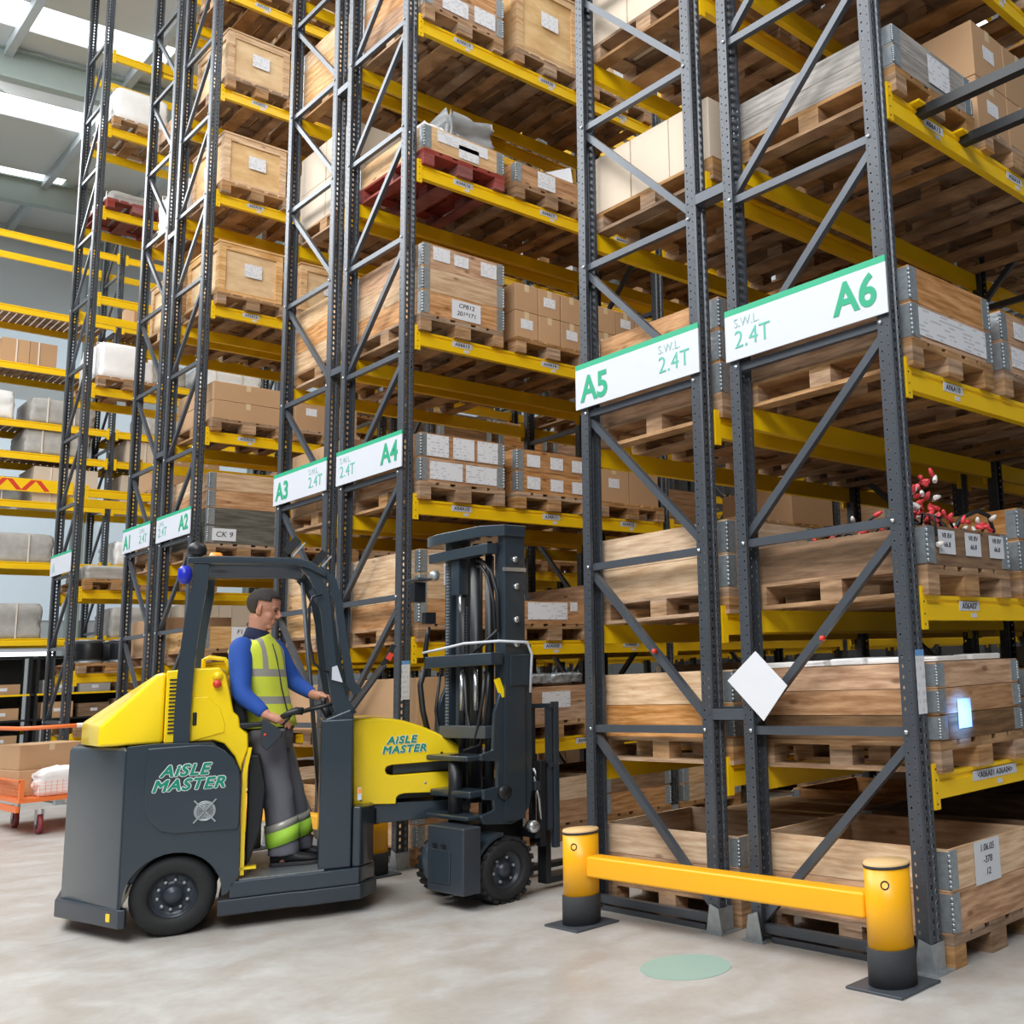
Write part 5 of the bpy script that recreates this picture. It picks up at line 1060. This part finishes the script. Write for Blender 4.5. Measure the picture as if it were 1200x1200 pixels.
mb = MB(); mb.loft([sec((x, y), a+.006, b+.006, z, dz=-.045 if z > 1.7 else -.02 if z > 1.64 else 0) for x, y, z, a, b in C]); mb.build('hi_vis_vest', 'vest', PE)
mb = MB()
mb.tube([(.255+fx*.133, .44+fy*.133, 1.19), (.20+fx*.136, .43+fy*.136, 1.4), (.165+fx*.134, .42+fy*.134, 1.6), (.158+fx*.11, .415+fy*.11, 1.69)], .0045, 6); mb.build('zip', 'navycloth', PE)
def sleeve(ps, rs, name, mt, extra=None): o = MB().tube(ps, rs, 16).build(name, mt, PE); o.modifiers.new('s', 'SUBSURF').levels = 1; return o
def mid(a, b, f): return a+(b-a)*f
out = n_(-.4, -.9, 0)
sleeve([V['rs']+Vector((.03, .05, .045)), V['rs']+Vector((0, -.0, .02)), mid(V['rs'], V['re'], .3)+out*.005, mid(V['rs'], V['re'], .7), V['re']+Vector((-.008, -.008, -.005)), mid(V['re'], V['rw'], .35), mid(V['re'], V['rw'], .75), V['rw']-Vector((.012, -.005, -.01))], [.05, .075, .071, .062, .06, .053, .043, .036], 'right_sleeve', 'jacket')
sleeve([V['ls']+Vector((-.05, -.04, .04)), V['ls']+Vector((0, 0, .015)), mid(V['ls'], V['le'], .3), mid(V['ls'], V['le'], .7), V['le'], mid(V['le'], V['lw'], .35), mid(V['le'], V['lw'], .75), V['lw']-Vector((.01, -.012, -.003))], [.05, .072, .068, .06, .057, .05, .042, .036], 'left_sleeve', 'jacket')
mb = MB(); mb.loft([[(x, y, z) for x, y, z in [(c[0]+r_*cos(2*pi*k/20)*1.0, c[1]+r_*sin(2*pi*k/20)*.95, c[2]+.018*cos(2*pi*k/20)*(-1)) for k in range(20)]] for c, r_ in (((.155, .412, 1.70), .095), ((.158, .412, 1.745), .078), ((.163, .41, 1.785), .07), ((.166, .409, 1.79), .062))]); mb.build('collar', 'navycloth', PE)
# trousers: seat and two baggy legs with folds
def leg(hip, k_, a, name):
    rings = []; rl = random.Random(len(name)+int(k_.x*100))
    ps = [(hip+Vector((0, 0, .06)), .115), (hip, .112), (mid(hip, k_, .35), .102), (mid(hip, k_, .7), .095), (k_, .092), (k_-Vector((0, 0, .05)), .094), (mid(k_, a, .35), .09), (mid(k_, a, .6), .088), (mid(k_, a, .85), .088), (a+Vector((0, 0, -.0)), .09), (a-Vector((0, 0, .05)), .092)]
    for c, r_ in ps:
        rings.append([(c.x+r_*(1+.05*rl.uniform(-1, 1))*cos(2*pi*q/18)*1.02, c.y+r_*.88*(1+.05*rl.uniform(-1, 1))*sin(2*pi*q/18), c.z) for q in range(18)])
    return rings, ps
mb = MB()
for hip, k_, a, nm in ((V['rhip'], V['rk'], V['ra'], 'right'), (V['lhip'], V['lk'], V['la'], 'left')):
    rg, ps = leg(hip, k_, a, nm); mb.loft(rg)
mb.loft([sec((.25, .44), .172*f, .124*f, z) for z, f in ((1.0, .9), (1.08, 1.0), (1.18, .98), (1.2, .96))])
o = mb.build('trousers', 'trousers', PE); rm = o.modifiers.new('fuse', 'REMESH'); rm.mode = 'VOXEL'; rm.voxel_size = .011; rm.use_smooth_shade = True; o.modifiers.new('smooth', 'SMOOTH').iterations = 4
for hip, k_, a, nm in ((V['rhip'], V['rk'], V['ra'], 'right'), (V['lhip'], V['lk'], V['la'], 'left')):
    for (f0, f1), mt, rad in (((.52, .66), 'silver', .094), ((.66, .93), 'hivizband', .0945)):
        mb = MB(); n2 = 24; vs = []
        for f in (f0, f1):
            c = mid(k_, a, f)
            for q in range(n2): an = 2*pi*q/n2; vs.append((c.x+rad*1.02*cos(an), c.y+rad*.9*sin(an), c.z+.028*cos(an)))
        mb.add(vs, [(q, (q+1) % n2, n2+(q+1) % n2, n2+q) for q in range(n2)], True); o = mb.build(nm+'_trouser_band', mt, PE); o.name = 'trouser_band'; sd = o.modifiers.new('t', 'SOLIDIFY'); sd.thickness = .003; sd.offset = 1
MB().loft([sec((.248, .44), .178, .13, z) for z in (1.135, 1.172)]).build('belt', 'black', PE)
for a, yaw in ((V['ra'], -12), (V['la'], 0)):
    mb = MB(); yw = radians(yaw); cx, cy = a.x, a.y
    def rg(x, w_, h0, h1): return [(cx+(x)*cos(yw)-y*sin(yw), cy+x*sin(yw)+y*cos(yw), z) for y, z in [(w_*cos(q_)*1.0, (h0+h1)/2+(h1-h0)/2*sin(q_)) for q_ in [2*pi*k/14 for k in range(14)]]]
    mb.loft([rg(-.075, .022, Z0+.022, Z0+.075), rg(-.06, .036, Z0+.016, Z0+.115), rg(-.01, .042, Z0+.016, Z0+.12), rg(.05, .044, Z0+.016, Z0+.10), rg(.1, .05, Z0+.016, Z0+.075), rg(.16, .05, Z0+.016, Z0+.062), rg(.20, .036, Z0+.018, Z0+.048), rg(.212, .015, Z0+.022, Z0+.038)])
    so = mb.build('shoe', 'shoe', PE)
    MB().prism([(cx+x*cos(yw)-y*sin(yw), cy+x*sin(yw)+y*cos(yw)) for x, y in [(-.08, -.02), (-.06, -.038), (.04, -.043), (.12, -.053), (.18, -.048), (.215, -.02), (.215, .02), (.18, .048), (.12, .053), (.04, .043), (-.06, .038), (-.08, .02)]], 2, Z0, Z0+.022).build('sole', 'sole', so, bevel=.004)
# ------------------------------------------------------------------ the orange trolley and what is on it
TC = empty('platform_trolley', (-11.15, -.75, 0))
tag(TC, 'orange wheeled trolley with mesh sides carrying cardboard boxes, at the left edge', 'trolley')
A_, B_ = .85, .47
MB().box(-A_, A_, -B_, B_, .34, .38).build('deck', 'orange', TC)
for s_ in (-1, 1): MB().box(-A_+.1, A_-.1, *sorted((s_*B_, s_*(B_-.03))), .24, .3).build('lower_rail', 'orange', TC)
mb = MB()
for q in range(33): mb.box(-A_+.02+q*.0515, -A_+.023+q*.0515, -B_+.003, -B_+.006, .38, .55)
for q in range(18): mb.box(A_-.006, A_-.003, -B_+.02+q*.0515, -B_+.023+q*.0515, .38, .55)
for q in range(5): mb.box(-A_, A_, -B_+.003, -B_+.006, .39+q*.035, .393+q*.035); mb.box(A_-.006, A_-.003, -B_+.007, B_, .39+q*.035, .393+q*.035)
mb.build('mesh_side', 'orange', TC)
for x in (-A_+.02, A_-.02):
    for y in (-B_+.02, B_-.02): MB().box(x-.025, x+.025, y-.02, y+.02, .381, .58 if (x < 0 or y < 0) else 1.1).build('post', 'orange', TC)
MB().box(-A_, A_, -B_, -B_+.02, .55, .57).build('top_rail', 'orange', TC)
MB().tube([(-1.2, -B_-.02, 1.1), (A_-.1, -B_-.02, 1.1), (A_, -B_+.06, 1.1), (A_, .42, 1.1)], .022, 10).build('push_bar', 'orange', TC); MB().tube([(A_, .0, 1.1), (A_, .2, 1.1)], .025, 10).build('bar_sleeve', 'tapew', TC)
MB().bar((-.8, -B_-.01, .5), (-.8, -B_-.02, 1.1), .03, .03).build('handle_post', 'orange', TC)
for x in (-.25, .71):
    for y in (-.25, .3):
        c = empty('castor', (x, y, .1)); c.parent = TC; mb = MB(); mb.lathe([(.06, -.02), (.1, -.02), (.1, .02), (.06, .02)], (0, 0, 0), 1, 20).build('castor_wheel', 'castor', c); MB().lathe([(.055, -.022), (.055, .022)], (0, 0, 0), 1, 16).build('castor_hub', 'black', c)
        for s_ in (-1, 1): MB().xz([(-.03, .0), (-.045, .15), (.05, .15), (.03, .0)], *sorted((s_*.026, s_*.032))).build('castor_fork', 'galv', c)
for (x, y, z, nm, w_, d_, h_) in ((.1, -.1, .382, 'lower', .75, .66, .27), (.05, -.12, .654, 'upper', .7, .6, .26), (-.52, .0, .382, 'left', .42, .6, .3)):
    o = get(('carton', w_, d_, h_, 'carton'), make_carton, w_, d_, h_, 'carton'); o.location = (-11.15+x, -.75+y, z); o.rotation_euler = (0, 0, .06); tag(o, '%s brown cardboard box on the orange trolley' % nm, 'box', 'boxes on the trolley')
o = blob(.3, .7, .3, 77, .12, flat=.6).build('white_sack', 'packw'); o.location = (-10.5, -.7, .39); tag(o, 'white plastic sack on the orange trolley behind the forklift', 'sack')
